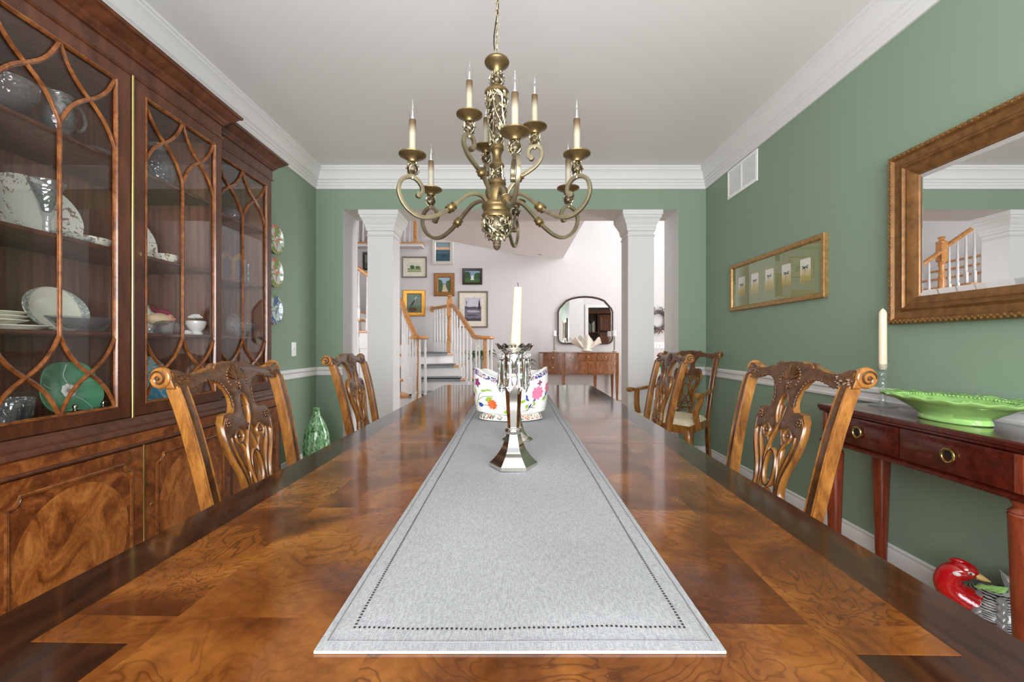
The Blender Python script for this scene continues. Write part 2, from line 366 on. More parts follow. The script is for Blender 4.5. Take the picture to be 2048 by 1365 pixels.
rail_x('baseboard_left', BBP, XL, 1, YF, YB); rail_x('baseboard_right', BBP, XR, -1, YF, YB)
rail_y('baseboard_back', BBP, XL, OX0); rail_y('baseboard_back_right', BBP, OX1, XR)
# square columns in the opening
def column(x0, x1, label):
    y0, y1 = 4.115, 4.365; cx, cy, h = (x0 + x1) / 2, (y0 + y1) / 2, (x1 - x0) / 2
    e = empty('square_column', (cx, cy, 0), label, 'column')
    def sq(prof):
        m = MB(); vs, fs = [], []
        for r, z in prof: vs += [(-r, -r, z), (r, -r, z), (r, r, z), (-r, r, z)]
        n = len(prof)
        for j in range(n - 1):
            for k in range(4): fs.append((j * 4 + k, j * 4 + (k + 1) % 4, j * 4 + 4 + (k + 1) % 4, j * 4 + 4 + k))
        fs += [(3, 2, 1, 0), tuple((n - 1) * 4 + k for k in range(4))]
        return m.add(vs, fs)
    sq([(h, .16), (h, OZ - .14)]).build('shaft', M['white'], e, smooth=0)
    sq([(h + .03, 0), (h + .03, .13), (h + .018, .14), (h + .016, .15), (h, .16)]).build('base', M['white'], e, smooth=0)
    z = OZ - .24
    sq([(h, z), (h + .008, z + .003), (h + .01, z + .01), (h + .004, z + .016), (h, z + .018)]).build('neck_moulding', M['white'], e, smooth=0)
    z = OZ - .19
    sq([(h, z), (h + .012, z + .004), (h + .014, z + .03), (h + .018, z + .034), (h + .02, z + .06), (h + .03, z + .075), (h + .042, z + .105), (h + .056, z + .125), (h + .058, z + .14), (h + .066, z + .146), (h + .066, OZ - .001)]).build('capital', M['white'], e, smooth=0)
column(-1.414, -1.167, 'white square column at the left of the wide opening')
column(1.109, 1.36, 'white square column at the right of the wide opening')
# ------------------------------------------------------------------ foyer shell
struct(MB().box(FX0, FX1, FY, FY + .12, 0, FZ).build('wall_foyer_back', M['grey'], smooth=0))
struct(MB().box(FX0 - .12, FX0, YO - .1, FY + .12, 0, FZ).build('wall_foyer_left', M['grey'], smooth=0))
ry0, ry1 = 5.3, 7.4
struct(MB().box(FX1, FX1 + .12, YF, 2.4, 0, FZ).box(FX1, FX1 + .12, 3.6, ry0, 0, FZ).box(FX1, FX1 + .12, 2.4, 3.6, 0, 1.0).box(FX1, FX1 + .12, 2.4, 3.6, 2.2, FZ).box(FX1, FX1 + .12, ry1, FY + .12, 0, FZ).box(FX1, FX1 + .12, ry0, ry1, 2.4, 3.0).box(FX1, FX1 + .12, ry0, ry1, 5.2, FZ).box(FX1, FX1 + .12, ry0, ry1, 0, .25).build('wall_foyer_right', M['grey'], smooth=0))
def window_x(name, y0, y1, z0, z1, x, ny, nz):
    w = MB().mitre([(-.07, -.02), (-.07, .015), (.04, .015), (.04, -.02)], y0, y1, z0, z1, lambda u, v, h: (x + h, u, v))
    o = struct(w.build(name, M['white'], bevel=.003))
    for i in range(1, ny): MB().box(x + .008, x + .03, y0 + (y1 - y0) * i / ny - .014, y0 + (y1 - y0) * i / ny + .014, z0 + .04, z1 - .04).build('glazing_bar', M['white'], o)
    for i in range(1, nz): MB().box(x + .007, x + .031, y0 + .04, y1 - .04, z0 + (z1 - z0) * i / nz - .014, z0 + (z1 - z0) * i / nz + .014).build('glazing_bar', M['white'], o)
    MB().box(x + .0185, x + .0215, y0 + .03, y1 - .03, z0 + .03, z1 - .03).build('window_pane', M['pane'], o, smooth=0)
window_x('window_2', ry0, ry1, .25, 2.4, FX1, 3, 4); window_x('window_3', ry0, ry1, 3.0, 5.2, FX1, 3, 4); window_x('added_window_5', 2.4, 3.6, 1.0, 2.2, FX1, 2, 2)  # the library window is unseen, added for its fill lamp
# foyer front wall, with the library doorway at its right
dx0, dx1, dz = 2.1, 2.92, 2.1
lx0, lx1 = -3.6, -2.3
struct(MB().box(FX0, lx0, YO - .12, YO, 0, FZ).box(lx1, XL - .12, YO - .12, YO, 0, FZ).box(lx0, lx1, YO - .12, YO, 0, .9).box(lx0, lx1, YO - .12, YO, 2.3, FZ).box(XL - .12, XR + .12, YO - .12, YO, ZC + .12, FZ).box(XR + .12, dx0, YO - .12, YO, 0, FZ).box(dx1, FX1, YO - .12, YO, 0, FZ).box(dx0, dx1, YO - .12, YO, dz, FZ).build('wall_foyer_front', M['grey'], smooth=0))
struct(MB().mitre([(-.09, -.002), (-.09, .02), (-.03, .026), (0, .02), (0, -.125)], dx0, dx1, -.2, dz, lambda u, v, h: (u, YO + h, max(v, 0)), closed=False).build('door_1', M['white'], smooth=30))
window_y('added_window_4', lx0, lx1, .9, 2.3, YO, 2, 2)  # unseen opening, added so fill light reaches the stair fronts
struct(MB().box(FX0, FX1, YO, FY, FZ, FZ + .1).build('ceiling_foyer_high', M['ceil'], smooth=0))
low = [(FX0, YO), (.96, YO), (.96, FY), (.46, FY), (-1.408, 6.54), (-1.206, 5.6), (FX0, 5.6)]
struct(MB().prism(low, 'xy', ZC, 3.0).build('ceiling_foyer_low', M['ceil'], smooth=0))
rail_y('baseboard_foyer_back', BBP, FX0, FX1, FY, -1)
# library seen through its doorway in the foyer looking-glass
struct(MB().box(XR + .12, FX1, 1.6, 1.72, 0, 2.8).build('wall_library_back', M['teal'], smooth=0))
struct(MB().box(XR + .12, FX1, 1.6, YO - .12, 2.8, 2.9).build('ceiling_library', M['ceil'], smooth=0))
lb = empty('library_bookcase', (2.85, 1.94, 0), 'carved dark wood bookcase beyond the library doorway, reflected in the foyer mirror', 'bookcase')
MB().box(-.8, .8, -.16, .16, 0, .9).box(-.8, .8, -.17, -.14, .9, 2.1).box(-.84, .84, -.18, .2, 2.1, 2.25).box(-.8, -.76, -.16, .16, .9, 2.1).box(.76, .8, -.16, .16, .9, 2.1).box(-.02, .02, -.16, .16, .9, 2.1).box(-.8, .8, -.16, .15, 1.45, 1.48).build('carcase', M['cab'], lb)
for i in range(2):
    m = MB().mitre([(0, .165), (0, .18), (.06, .185), (.08, .17), (.08, .165)], .03, .75, .95 + i * .58, 1.44 + i * .62, lambda u, v, h: (u, h, v)); m.box(.1, .68, .16, .17, 1.0 + i * .58, 1.4 + i * .62)
    m.build('cupboard_door', M['cab'], lb)
for sh, z in enumerate((.902, 1.482)):
    x = -.74; k = 0
    while x < -.1:
        w = random.uniform(.03, .05); h = random.uniform(.26, .38)
        c = random.choice([(30, 44, 40), (84, 92, 88), (160, 160, 150), (60, 40, 34)])
        MB().box(x, x + w * .94, -.08, .1, z, z + h).build('book', flat(c), lb, bevel=.003); x += w
# ------------------------------------------------------------------ dining table
TD = 1.786
tb = empty('dining_table', (0, TD, 0), 'long polished burl dining table with dark banded edge and two leaves', 'table', R(-1.2))
HW, TL, TH = .563, 1.455, .76
def top_piece(name, y0, y1, end):
    m = MB(); r = .05
    if end == 0: poly = [(-HW, y0), (HW, y0), (HW, y1), (-HW, y1)]
    else:
        ye, yi = (y0, y1) if end < 0 else (y1, y0); s = 1 if end < 0 else -1
        poly = [(-HW, yi)] + [(-HW + r - r * math.cos(a), ye + s * (r - r * math.sin(a))) for a in [R(q) for q in (0, 22, 45, 68, 90)]]
        poly += [(-p[0], p[1]) for p in reversed(poly)]
    n = len(poly); cx = 0; cy = (y0 + y1) / 2
    lv = [(1, TH), (0, TH - .004), (0, TH - .012), (1.6, TH - .016), (1.6, TH - .03)]
    def ins(p, k):
        q = [p[0], p[1]]; g = .005 * k
        q[0] -= g * (1 if p[0] > 0 else -1)
        if end and abs(p[1] - (y0 if end < 0 else y1)) < .06: q[1] += g * (1 if end < 0 else -1)
        return q
    vs = [tuple(ins(p, k)) + (z,) for k, z in lv for p in poly]
    fs = [tuple(range(n))] + [(j * n + i, j * n + (i + 1) % n, (j + 1) * n + (i + 1) % n, (j + 1) * n + i) for j in range(len(lv) - 1) for i in range(n)] + [tuple((len(lv) - 1) * n + i for i in range(n))]
    o = m.add(vs, fs).build(name, M['band'], tb, smooth=0)
    FW = .474
    if end == 0: fp = [(-FW, y0 + .0012), (FW, y0 + .0012), (FW, y1 - .0012), (-FW, y1 - .0012)]
    else:
        yi = (y1 - .0012) if end < 0 else (y0 + .0012); s = 1 if end < 0 else -1; ye = y0 if end < 0 else y1
        fp = [(-FW, yi), (-FW, ye + s * .101), (-.37, ye + s * .101), (-.37, ye + s * .02), (.37, ye + s * .02), (.37, ye + s * .101), (FW, ye + s * .101), (FW, yi)]
    MB().prism(fp, 'xy', TH - .002, TH + .0004).build('burl_panel', M['burl'], o, smooth=0)
    return o
g = .0006
top_piece('tabletop_section', -TL, -.451 - g, -1); top_piece('table_leaf', -.451 + g, -g, 0); top_piece('table_leaf', g, .451 - g, 0); top_piece('tabletop_section', .451 + g, TL, 1)
MB().box(-.46, .46, -1.3, -1.27, .64, .73).box(-.46, .46, 1.27, 1.3, .64, .73).box(-.46, -.43, -1.27, 1.27, .64, .73).box(.43, .46, -1.27, 1.27, .64, .73).build('apron', M['band'], tb)
for y in (-.72, .72):
    p = MB().lathe([(.05, .2), (.075, .22), (.06, .27), (.045, .3), (.07, .36), (.085, .42), (.06, .52), (.045, .56), (.075, .6), (.08, .64)], 20, (0, y, 0)).box(-.2, .2, y - .2, y + .2, .64, .73).build('pedestal', M['band'], tb)
    for a in (40, 140, 220, 320):
        c, s = math.cos(R(a)), math.sin(R(a))
        MB().tube([(c * r, y + s * r, z) for r, z in ((.03, .26), (.1, .27), (.2, .2), (.3, .09), (.38, .03))], [.035, .034, .028, .024, .026], 8).build('pedestal_leg', M['band'], p)
# table runner
t = NT('silver_grey_linen'); t.set(Roughness=.75, Specular_IOR_Level=.3)
v = t.coord('Object', (1, .10, 1)); n1 = t.noise(v, 900, 2, .6); n2 = t.noise(t.coord('Object', (.2, 1, 1)), 1100, 2, .6)
ad = t.n('ShaderNodeMath', operation='ADD'); t.l(n1.outputs[0], ad.inputs[0]); t.l(n2.outputs[0], ad.inputs[1])
t.l(t.ramp(ad.outputs[0], [(.7, rgb(134, 135, 138)), (1.1, rgb(139, 140, 142)), (1.5, rgb(158, 159, 160))]), t.b.inputs['Base Color'])
t.bump(ad.outputs[0], .12, .0006); M['linen'] = t.m
M['hem'] = plain('white_linen_edge', rgb(190, 190, 189), .8, 0, .05, 200)
ry0_, ry1_, rx0, rx1 = .4243, 2.80, -.1995, .2125
rn = empty('table_runner', (0, ry0_, TH), 'silver grey linen table runner down the middle of the dining table', 'table runner')
RT = .0034
def rz(x, y):
    e = min(1, min(x - rx0, rx1 - x) / .05 + .15, (y) / .06 + .05)
    q = .0024 * math.sin(9 * y + 5 * x + math.sin(6 * x) * 2) * math.sin(4 * x + 2.2 * y) + 0.0016 * math.sin(17 * x - 8 * y)
    return RT + max(0, .0014 + q) * max(0, e) * 1.3
L_ = ry1_ - ry0_
def top(u, v): x = rx0 + (rx1 - rx0) * u; y = L_ * v; return (x, y, rz(x, y))
nu, nv = 36, 150
m = MB().grid(top, nu, nv)
k = len(m.v)
m.v += [(p[0], p[1], .0008) for p in m.v[:k]]
edge = [i for i in range(nu)] + [j * nu + nu - 1 for j in range(1, nv)] + [(nv - 1) * nu + i for i in range(nu - 2, -1, -1)] + [j * nu for j in range(nv - 2, 0, -1)]
for i in range(len(edge)):
    a, b = edge[i], edge[(i + 1) % len(edge)]; m.f.append((a, b, b + k, a + k)); m.m.append(1)
m.build('cloth', [M['linen'], M['hem']], rn, smooth=60)
hm = MB()
def hole(x, y, sx, sy):
    z = rz(x, y) + .0007; hm.add([(x - sx, y - sy, z), (x + sx, y - sy, z), (x + sx, y + sy, z), (x - sx, y + sy, z)], [(0, 1, 2, 3)])
xa, xb = rx0 + .029, rx1 - .029
n = 68
for i in range(n + 1): hole(xa + (xb - xa) * i / n, .032 + .0006 * math.sin(i * .4), .0012, .0014)
y = .037
while y < L_ - .03:
    hole(xa, y, .0014, .0012); hole(xb, y, .0014, .0012); y += .0052
tag(hm.build('drawn_thread_holes', M['black'], rn, smooth=0), kind='stuff')
sm = MB()
for q in (.007,):
    f = lambda x, y: (x, y, rz(x, y) + .0005)
    for (a, b) in (((rx0 + .008, .012), (rx1 - .008, .012)), ((rx0 + .008, .012), (rx0 + .008, L_ - .02)), ((rx1 - .008, .012), (rx1 - .008, L_ - .02))):
        N = 60; sm.tube([f(a[0] + (b[0] - a[0]) * i / N, a[1] + (b[1] - a[1]) * i / N) for i in range(N + 1)], .0006, 4)
sm.build('hem_stitching', flat((112, 112, 114)), rn)
RZ = TH + .0066
# ------------------------------------------------------------------ candlesticks on the runner
def prisms(e, z, r, n, mat):
    pr = None
    for i in range(n):
        a = 2 * math.pi * (i + .35) / n
        T = Matrix.Translation((r * math.cos(a), r * math.sin(a), z)) @ Matrix.Rotation(a, 4, 'Z')
        if pr is None:
            m = MB().ball((0, 0, -.012), .006, 8).lathe([(.0005, -.02), (.0055, -.026), (.0062, -.07), (.0088, -.088), (.0005, -.104)], 6)
            pr = m.build('crystal_prism', mat, e, smooth=20); pr.matrix_local = T
        else: share(pr, 'crystal_prism', e, T)
def bobeche(e, z, r, name='bobeche'):
    m = MB().lathe([(.014, z), (r * .6, z - .002), (r * .86, z + .004), (r, z + .014), (r * .97, z + .0145), (r * .8, z + .008), (r * .5, z + .003), (.014, z + .004)], 60, rf=lambda a, zz: 1 + .05 * math.cos(12 * a) * (1 if zz > z + .006 else .3))
    for i, vv in enumerate(m.v):
        rr = math.hypot(vv[0], vv[1])
        if rr > r * .78: a = math.atan2(vv[1], vv[0]); m.v[i] = (vv[0], vv[1], vv[2] + .0035 * math.cos(12 * a))
    return m.build(name, M['prism'], e, smooth=50)
cs = empty('candlestick', (0, 1.065, RZ), 'tall hexagonal silver candlestick with crystal prisms, nearest on the runner', 'candlestick', 0)
hexp = [(.0605, 0), (.0605, .008), (.057, .0105), (.052, .015), (.042, .026), (.031, .042), (.0225, .062), (.0175, .080)]
MB().lathe(hexp, 6).build('foot', M['silver'], cs, smooth=15)
MB().lathe([(.0165, .079), (.0205, .083), (.022, .088), (.0205, .093), (.0165, .096)], 24).build('knop', M['silver'], cs)
MB().lathe([(.0145, .095), (.0225, .215), (.0225, .219)], 6).build('stem', M['silver'], cs, smooth=15)
MB().lathe([(.0225, .218), (.017, .223), (.0155, .23), (.018, .236), (.0215, .24), (.0225, .245), (.0235, .279), (.03, .283), (.033, .286), (.03, .288), (.01, .288)], 28).build('candle_socket', M['silver'], cs)
bobeche(cs, .2885, .044)
prisms(cs, .287, .034, 9, M['prism'])
cn = empty('taper_candle', (.0045, 1.065, RZ + .289), 'tall leaning ivory taper candle in the hexagonal silver candlestick', 'candle')
MB().lathe([(.0125, 0), (.0128, .01), (.0108, .152), (.0098, .157), (.003, .158)], 24).build('wax_body', M['wax'], cn).rotation_euler = (0, R(2.6), 0)
MB().tube([(.0070, 0, .157), (.0072, 0, .163), (.0062, 0, .168), (.0042, 0, .168)], .0009, 6).build('wick', M['black'], cn)
c2 = empty('candlestick', (.012, 1.352, RZ), 'silver candlestick with round domed foot, half hidden behind the hexagonal candlestick', 'candlestick')
MB().lathe([(.047, 0), (.049, .004), (.047, .009), (.036, .015), (.022, .03), (.015, .055), (.0105, .09), (.009, .13), (.012, .2), (.009, .215), (.012, .225), (.017, .235), (.019, .275), (.028, .281), (.01, .283)], 30).build('stick', M['silver'], c2)
bobeche(c2, .284, .05); prisms(c2, .282, .038, 10, M['prism'])
# ------------------------------------------------------------------ porcelain cachepot
cp = empty('porcelain_cachepot', (-.012, 1.75, RZ + .003), 'lobed white porcelain cachepot painted with flowers, on the runner behind the candlesticks', 'cachepot')
def cpr(a, t):         # lobed oval surface, t 0..1 from foot to rim
    lob = 1 + .10 * abs(math.cos(2.5 * a + .55)) ** .7 - .08
    fl = .80 + .34 * t ** .55 - .16 * t * t
    if t < .16: fl = .86 - .06 * math.sin(t / .16 * math.pi * .5) + 0 * t
    if t < .16: lob = 1 + .008 * math.cos(5 * a)
    ht = .160 + .044 * abs(math.cos(a)) ** 1.2 + .006 * math.cos(5 * a + 1.1)
    return (.152 * fl * lob * math.cos(a), .108 * fl * lob * math.sin(a), ht * t)
N1, N2 = 96, 26
m = MB().grid(lambda u, v: cpr(2 * math.pi * u, v), N1, N2, cu=True)
m.grid(lambda u, v: tuple(Vector(cpr(2 * math.pi * u, v * .97 + .03)) * .93 + Vector((0, 0, .2 * .0 + cpr(2 * math.pi * u, v * .97 + .03)[2] * .07))), N1, N2, cu=True)
o1 = (N2 - 1) * N1
for i in range(N1): m.f.append((o1 + i, o1 + (i + 1) % N1, o1 + N1 * N2 + (i + 1) % N1, o1 + N1 * N2 + i)); m.m.append(0)
m.f.append(tuple(range(N1))); m.m.append(0)
m.build('body', M['porc'], cp, smooth=50)
def patch(m, pts, off=.0009):   # polygon of (angle, t) on the pot surface
    vs = []
    for a, tt in pts:
        p = Vector(cpr(a, tt)); nrm = Vector((p.x / .0231, p.y / .0117, 0)).normalized(); vs.append(p + nrm * off)
    m.add(vs, [tuple(range(len(vs)))])
def band(name, t0, t1, mat):
    m = MB()
    def fn(u, v):
        p = Vector(cpr(2 * math.pi * u, t0 + (t1 - t0) * v)); nn = Vector((p.x / .0231, p.y / .0117, 0)).normalized(); return p + nn * .0006
    m.grid(fn, N1, 4, cu=True).build(name, mat, cp)
band('foot_border', .015, .135, M['band2']); band('rim_border', .885, .985, M['band1'])
def petal(m, a, tt, ln, wd, ang, off=.001):
    pts = []
    for i in range(9):
        q = i / 8; pts.append((q * ln, wd * math.sin(math.pi * q)))
    pts += [(q[0], -q[1]) for q in reversed(pts[1:-1])]
    c, s = math.cos(ang), math.sin(ang)
    patch(m, [(a + (x * c - y * s) / .13, tt + (x * s + y * c) / .18) for x, y in pts], off)
FRONT = -math.pi / 2
PAINT = {'rose': (196, 110, 140), 'orange': (206, 96, 52), 'violet': (124, 58, 96), 'leafy': (132, 160, 62), 'blue': (34, 62, 140), 'stem': (98, 112, 74)}
def flower(k, a, tt, r, n, off=.0012):
    m = MB()
    for i in range(n): petal(m, a, tt, r, r * .32, 2 * math.pi * i / n, off + i * .00004)
    m.build('painted_flower', flat(PAINT[k], .2), cp)
def stem_(pts):
    q = []
    for i in range(len(pts)):
        p = Vector(cpr(*pts[i])); nn = Vector((p.x / .0231, p.y / .0117, 0)).normalized(); q.append(p + nn * .0006)
    MB().tube(cr(q, 5), .0011, 5).build('painted_stem', flat(PAINT['stem'], .2), cp)
def leaf_(k, off, *a):
    m = MB(); petal(m, *a, off); m.build('painted_leaf', flat(PAINT[k], .2), cp)
for base in (0, math.pi):
    A = lambda d: FRONT + base + d
    stem_([(A(-1.15), .25), (A(-1.0), .42), (A(-.9), .55), (A(-.55), .68)]); stem_([(A(-1.0), .4), (A(-.8), .5), (A(-.5), .56)]); stem_([(A(-.95), .3), (A(-.7), .34), (A(-.55), .36)])
    stem_([(A(.45), .22), (A(.6), .3), (A(.75), .34), (A(1.1), .46)]); stem_([(A(.4), .34), (A(.7), .44), (A(1.0), .55)]); stem_([(A(.2), .2), (A(.45), .24), (A(.55), .3), (A(.8), .26)])
    flower('violet', A(-1.02), .74, .018, 5); flower('orange', A(-.52), .37, .022, 9); flower('rose', A(.82), .58, .028, 9); flower('rose', A(1.25), .62, .02, 8); flower('violet', A(-1.25), .48, .013, 5); flower('violet', A(.9), .78, .012, 4)
    for a, tt, ln, wd, an in ((-.74, .42, .034, .009, .6), (-.9, .6, .03, .004, .3), (-.85, .28, .026, .007, 2.6), (-1.05, .5, .03, .004, 2.2), (-.2, .21, .034, .009, .15), (.42, .48, .026, .006, 3.6), (.5, .38, .022, .006, 4.2), (1.0, .4, .024, .006, .4), (.7, .42, .02, .005, 5.2), (-1.2, .66, .03, .004, 2.0), (-.75, .66, .03, .004, .15), (1.2, .5, .02, .005, 1.2)):
        leaf_('leafy', .001, A(a), tt, ln, wd, an)
    for a, tt, ln, wd, an in ((-1.0, .3, .026, .008, .2), (.52, .44, .022, .004, 2.4), (.62, .38, .024, .004, 4.0), (.72, .4, .02, .004, 1.2), (1.15, .45, .018, .005, 1.4), (.46, .5, .018, .004, 1.9)):
        leaf_('blue', .0014, A(a), tt, ln, wd, an)
for s in (-1, 1):
    MB().lathe([(.012, .04), (.026, .05), (.03, .066), (.026, .085), (.022, .09), (.026, .11), (.012, .12)], 20).map(lambda x, y, z: (x, y * .5 - .106 * s * -1 if False else y * .5 + s * .100, z)).build('handle_bracket', M['porc'], cp)
# ------------------------------------------------------------------ Chippendale chairs
def interp(tab, x):
    for (a, b), (c, d) in zip(tab, tab[1:]):
        if x <= c: 
            t = max(0, (x - a) / (c - a)); return b + (d - b) * t
    return tab[-1][1]
LEAN = [(.40, .0), (.46, .0), (.55, .012), (.65, .03), (.75, .05), (.85, .073), (.93, .096), (.98, .114), (1.03, .13)]
def yb(z): return .215 + interp(LEAN, z)
def bend(m, k=0): return m.map(lambda x, y, z: (x, y + yb(z), z), k)
def both(pts): return [pts, [(-x, z) for x, z in pts]]
CREST = [(0, .93), (.062, .93), (.072, .948), (.09, .962), (.115, .968), (.145, .963), (.175, .952), (.2, .947), (.245, .945), (.258, .955), (.26, .99), (.248, 1.002), (.225, 1.0), (.2, .989), (.17, .986), (.14, .990), (.112, .998), (.096, 1.0), (.088, .996), (.085, 1.004), (.07, 1.011), (.045, 1.010), (.03, 1.014), (0, 1.015)]
SPLAT = [(0, .935), (0, .916), (.012, .912), (.021, .896), (.024, .872), (.018, .842), (.006, .808), (.012, .796), (.03, .80), (.05, .812), (.07, .80), (.088, .785), (.102, .79), (.112, .765), (.119, .80), (.121, .835), (.108, .856), (.085, .861), (.066, .858), (.056, .868), (.05, .885), (.05, .905), (.056, .925), (.062, .935)]
def rib(m, pts, r=.0085, n=4, y=0, closed=False, depth=1.25):
    P = cr([(x, y, z) for x, z in pts], n, closed)
    m.tube(P, r, sec=[(math.cos(q) * 1.0, math.sin(q) * depth) for q in [R(22.5 + 45 * i) for i in range(8)]], up=(0, 1, 0), closed=closed)
def circ(cx, cz, rx, rz_, n=10, a0=0): return [(cx + rx * math.cos(2 * math.pi * i / n + a0), cz + rz_ * math.sin(2 * math.pi * i / n + a0)) for i in range(n)]
def face_split(o, lim=.6):      # front faces darkened for glaze and painted-in shade, golden edges
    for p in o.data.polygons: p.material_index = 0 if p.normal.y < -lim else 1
def make_chair(label, arms=False):
    c = empty('armchair' if arms else 'dining_chair', (0, 0, 0), label, 'chair', 0, 'carved dining chairs')
    # crest rail with scrolled ears and carved shell
    m = MB()
    full = CREST + [(-x, z) for x, z in reversed(CREST[1:-1])]
    m.prism(full, 'xz', -.013, .013)
    bend(m); crest = m.build('crest_rail', [M['shade_glaze'], M['chair']], c, bevel=.003, smooth=30); face_split(crest)
    for s in (-1, 1):
        m = MB()
        pf = []
        for i in range(15):
            t = i / 14; pf.append((.012 + .016 * t + (.0022 if i % 2 else -.001), .19 + .072 * t))
        m.lathe([(.004, .188)] + pf + [(.024, .264), (.006, .266)], 18, axis='x')
        m.map(lambda x, y, z: (s * x, y * 1.0 + yb(.985) + .012, z + .977 + (.004 if x > .24 else 0)))
        m.build('ear_scroll', M['chair'], crest, smooth=25)
        m = MB(); P = []
        for i in range(34):
            a = i / 33 * 4.6 * math.pi / 1.6; r = .0225 * (1 - i / 36); P.append((s * (.266 + .0012 * i / 33), yb(.985) + .012 + r * math.cos(a), .979 + r * math.sin(a)))
        m.tube(P, .0028, 5); m.ball((s * .267, yb(.985) + .012, .979), .005, 8); m.build('volute', M['shade_glaze'], crest)
    m = MB()
    random.seed(3)
    for i in range(9):     # shell
        a = R(-70 + i * 17.5); L2 = .036 + .006 * math.cos(a)
        m.tube([(math.sin(a) * r, -.014 - .003 * math.sin(math.pi * (r - .006) / L2), .955 + math.cos(a) * r * 1.25) for r in (.006, .018, .03, L2)], [.002, .004, .0048, .003], 6)
    for i in range(16):
        a = R(-120 + i * 16); m.ball((math.sin(a) * .045, -.013, .962 + math.cos(a) * .038), .0052, 6)
    for z, r in ((.945, .008), (.935, .006), (.928, .004)): m.ball((0, -.013, z), r, 6); m.ball((.01, -.012, z + .004), r * .7, 6); m.ball((-.01, -.012, z + .004), r * .7, 6)
    for s in (-1, 1):
        for i in range(16):
            q = i / 15; x = .185 + .062 * q; m.ball((s * (x + random.uniform(-.004, .004)), -.013, .968 + random.uniform(-.017, .02)), random.uniform(.003, .006), 5)
        for i in range(9):
            q = i / 8; m.ball((s * (.236 + random.uniform(-.008, .01)), -.013, .945 - .04 * q), random.uniform(.0028, .0052), 5)
        E1 = cr([(.19, -.006, .95), (.145, -.006, .963), (.115, -.006, .966), (.09, -.006, .960), (.072, -.006, .946), (.060, -.006, .925), (.0515, -.006, .90), (.0525, -.006, .875)], 4)
        for i, p in enumerate(E1): m.ball((s * p.x, -.009, p.z), .0058 if i % 2 else .0045, 6, sc=(1, 1.1, 1))
        m.tube([(s * x, -.004, z) for x, z in ((.075, 1.008), (.09, 1.006), (.098, .998), (.09, .99), (.082, .994))], [.006, .007, .007, .006, .004], 6)
    bend(m); m.build('shell_carving', M['shade_glaze'], crest, smooth=60)
    # pierced splat
    m = MB()
    for s in (1, -1): m.prism([(s * x, z) for x, z in SPLAT], 'xz', -.011, .011)
    bend(m); sp = m.build('splat', [M['shade_glaze'], M['chair']], c, bevel=.002, smooth=30); face_split(sp)
    m = MB()
    for s in (1, -1):
        S = lambda P: [(s * x, z) for x, z in P]
        rib(m, S([(.1, .845), (.116, .82), (.114, .775), (.10, .73), (.079, .685), (.066, .645), (.064, .605), (.076, .575), (.07, .54), (.05, .51), (.05, .468)]), .0105)
        rib(m, S([(.088, .80), (.084, .755), (.064, .705), (.05, .66), (.047, .61), (.052, .58)]), .007)
        rib(m, S([(.02, .87), (.012, .83), (-.012, .785), (-.03, .735), (-.032, .68), (-.018, .63), (0, .615)]), .0068, y=-.004 * s)
        rib(m, S([(.055, .775), (.03, .735), (.028, .69), (.036, .65), (.04, .6)]), .006)
        rib(m, S(circ(.054, .785, .018, .02)), .0062, closed=True, y=-.004); 
        rib(m, S(circ(.052, .555, .024, .026)), .0068, closed=True, y=-.003)
    rib(m, circ(0, .862, .0225, .05), .0058, closed=True, y=-.004)
    rib(m, circ(0, .672, .026, .058), .0066, closed=True, y=-.005)
    rib(m, circ(0, .577, .02, .024), .0066, closed=True, y=-.003)
    rib(m, [(-.075, .475), (-.04, .515), (0, .525), (.04, .515), (.075, .475)], .0085)
    bend(m); face_split(m.build('strapwork', [M['shade_glaze'], M['chair']], sp, smooth=40), .75)
    m = MB()
    for s in (1, -1):
        for i in range(8): a = 2 * math.pi * i / 8; m.ball((s * .097 + .0085 * math.cos(a), -.012, .833 + .0105 * math.sin(a)), .0046, 6)
        m.ball((s * .097, -.014, .833), .005, 6); m.ball((s * .054, -.006, .785), .0075, 8); m.ball((s * .052, -.004, .555), .008, 8)
    m.ball((0, -.006, .577), .0095, 8)
    for i in range(10): m.ball((random.uniform(-.03, .03), -.009, .51 + random.uniform(-.012, .015)), random.uniform(.004, .008), 6)
    bend(m); m.build('rosettes', M['shade_glaze'], sp, smooth=60)
    # stiles run down into the raked rear legs
    for s in (-1, 1):
        P = [(s * .205, .262, .0, .016), (s * .205, .235, .15, .0165), (s * .205, .218, .30, .017)] + [(s * (.207 + .028 * (z - .44) / .5), yb(z), z, .0168) for z in (.44, .52, .6, .68, .76, .84, .91, .955)]
        m = MB().tube([p[:3] for p in P], [p[3] for p in P], sec=[(-.9, -1.05), (-.55, -1.15), (.55, -1.15), (.9, -1.05), (.9, 1.0), (-.9, 1.0)], up=(0, 1, 0))
        st = m.build('back_post', [M['shade_glaze'], M['chair']], c, smooth=30, bevel=.002); face_split(st)
        for q in (-1, 1):
            m = MB().tube([(p[0] + q * .0135, p[1] - .0205, p[2]) for p in P[3:]], .0022, 6); m.build('edge_bead', M['chair'], st)
    # seat
    def trap(wf, wb_, y0, y1): return [(-wf, y0), (wf, y0), (wb_, y1), (-wb_, y1)]
    MB().prism(trap(.28, .215, -.22, .225), 'xy', .385, .445).build('seat_rail', M['chair'], c, bevel=.004)
    m = MB()
    def cush(u, v):
        wv = .268 + (.205 - .268) * v; x = (2 * u - 1) * wv; y = -.21 + .415 * v
        e = min(1, (1 - abs(2 * u - 1)) * 5, v * 8, (1 - v) * 8); return (x, y, .447 + .034 * (1 - (1 - e) ** 2) + .008 * (1 - (2 * u - 1) ** 2))
    m.grid(cush, 22, 18); k = len(m.v); m.v += [(a, b, .44) for a, b, z in m.v]
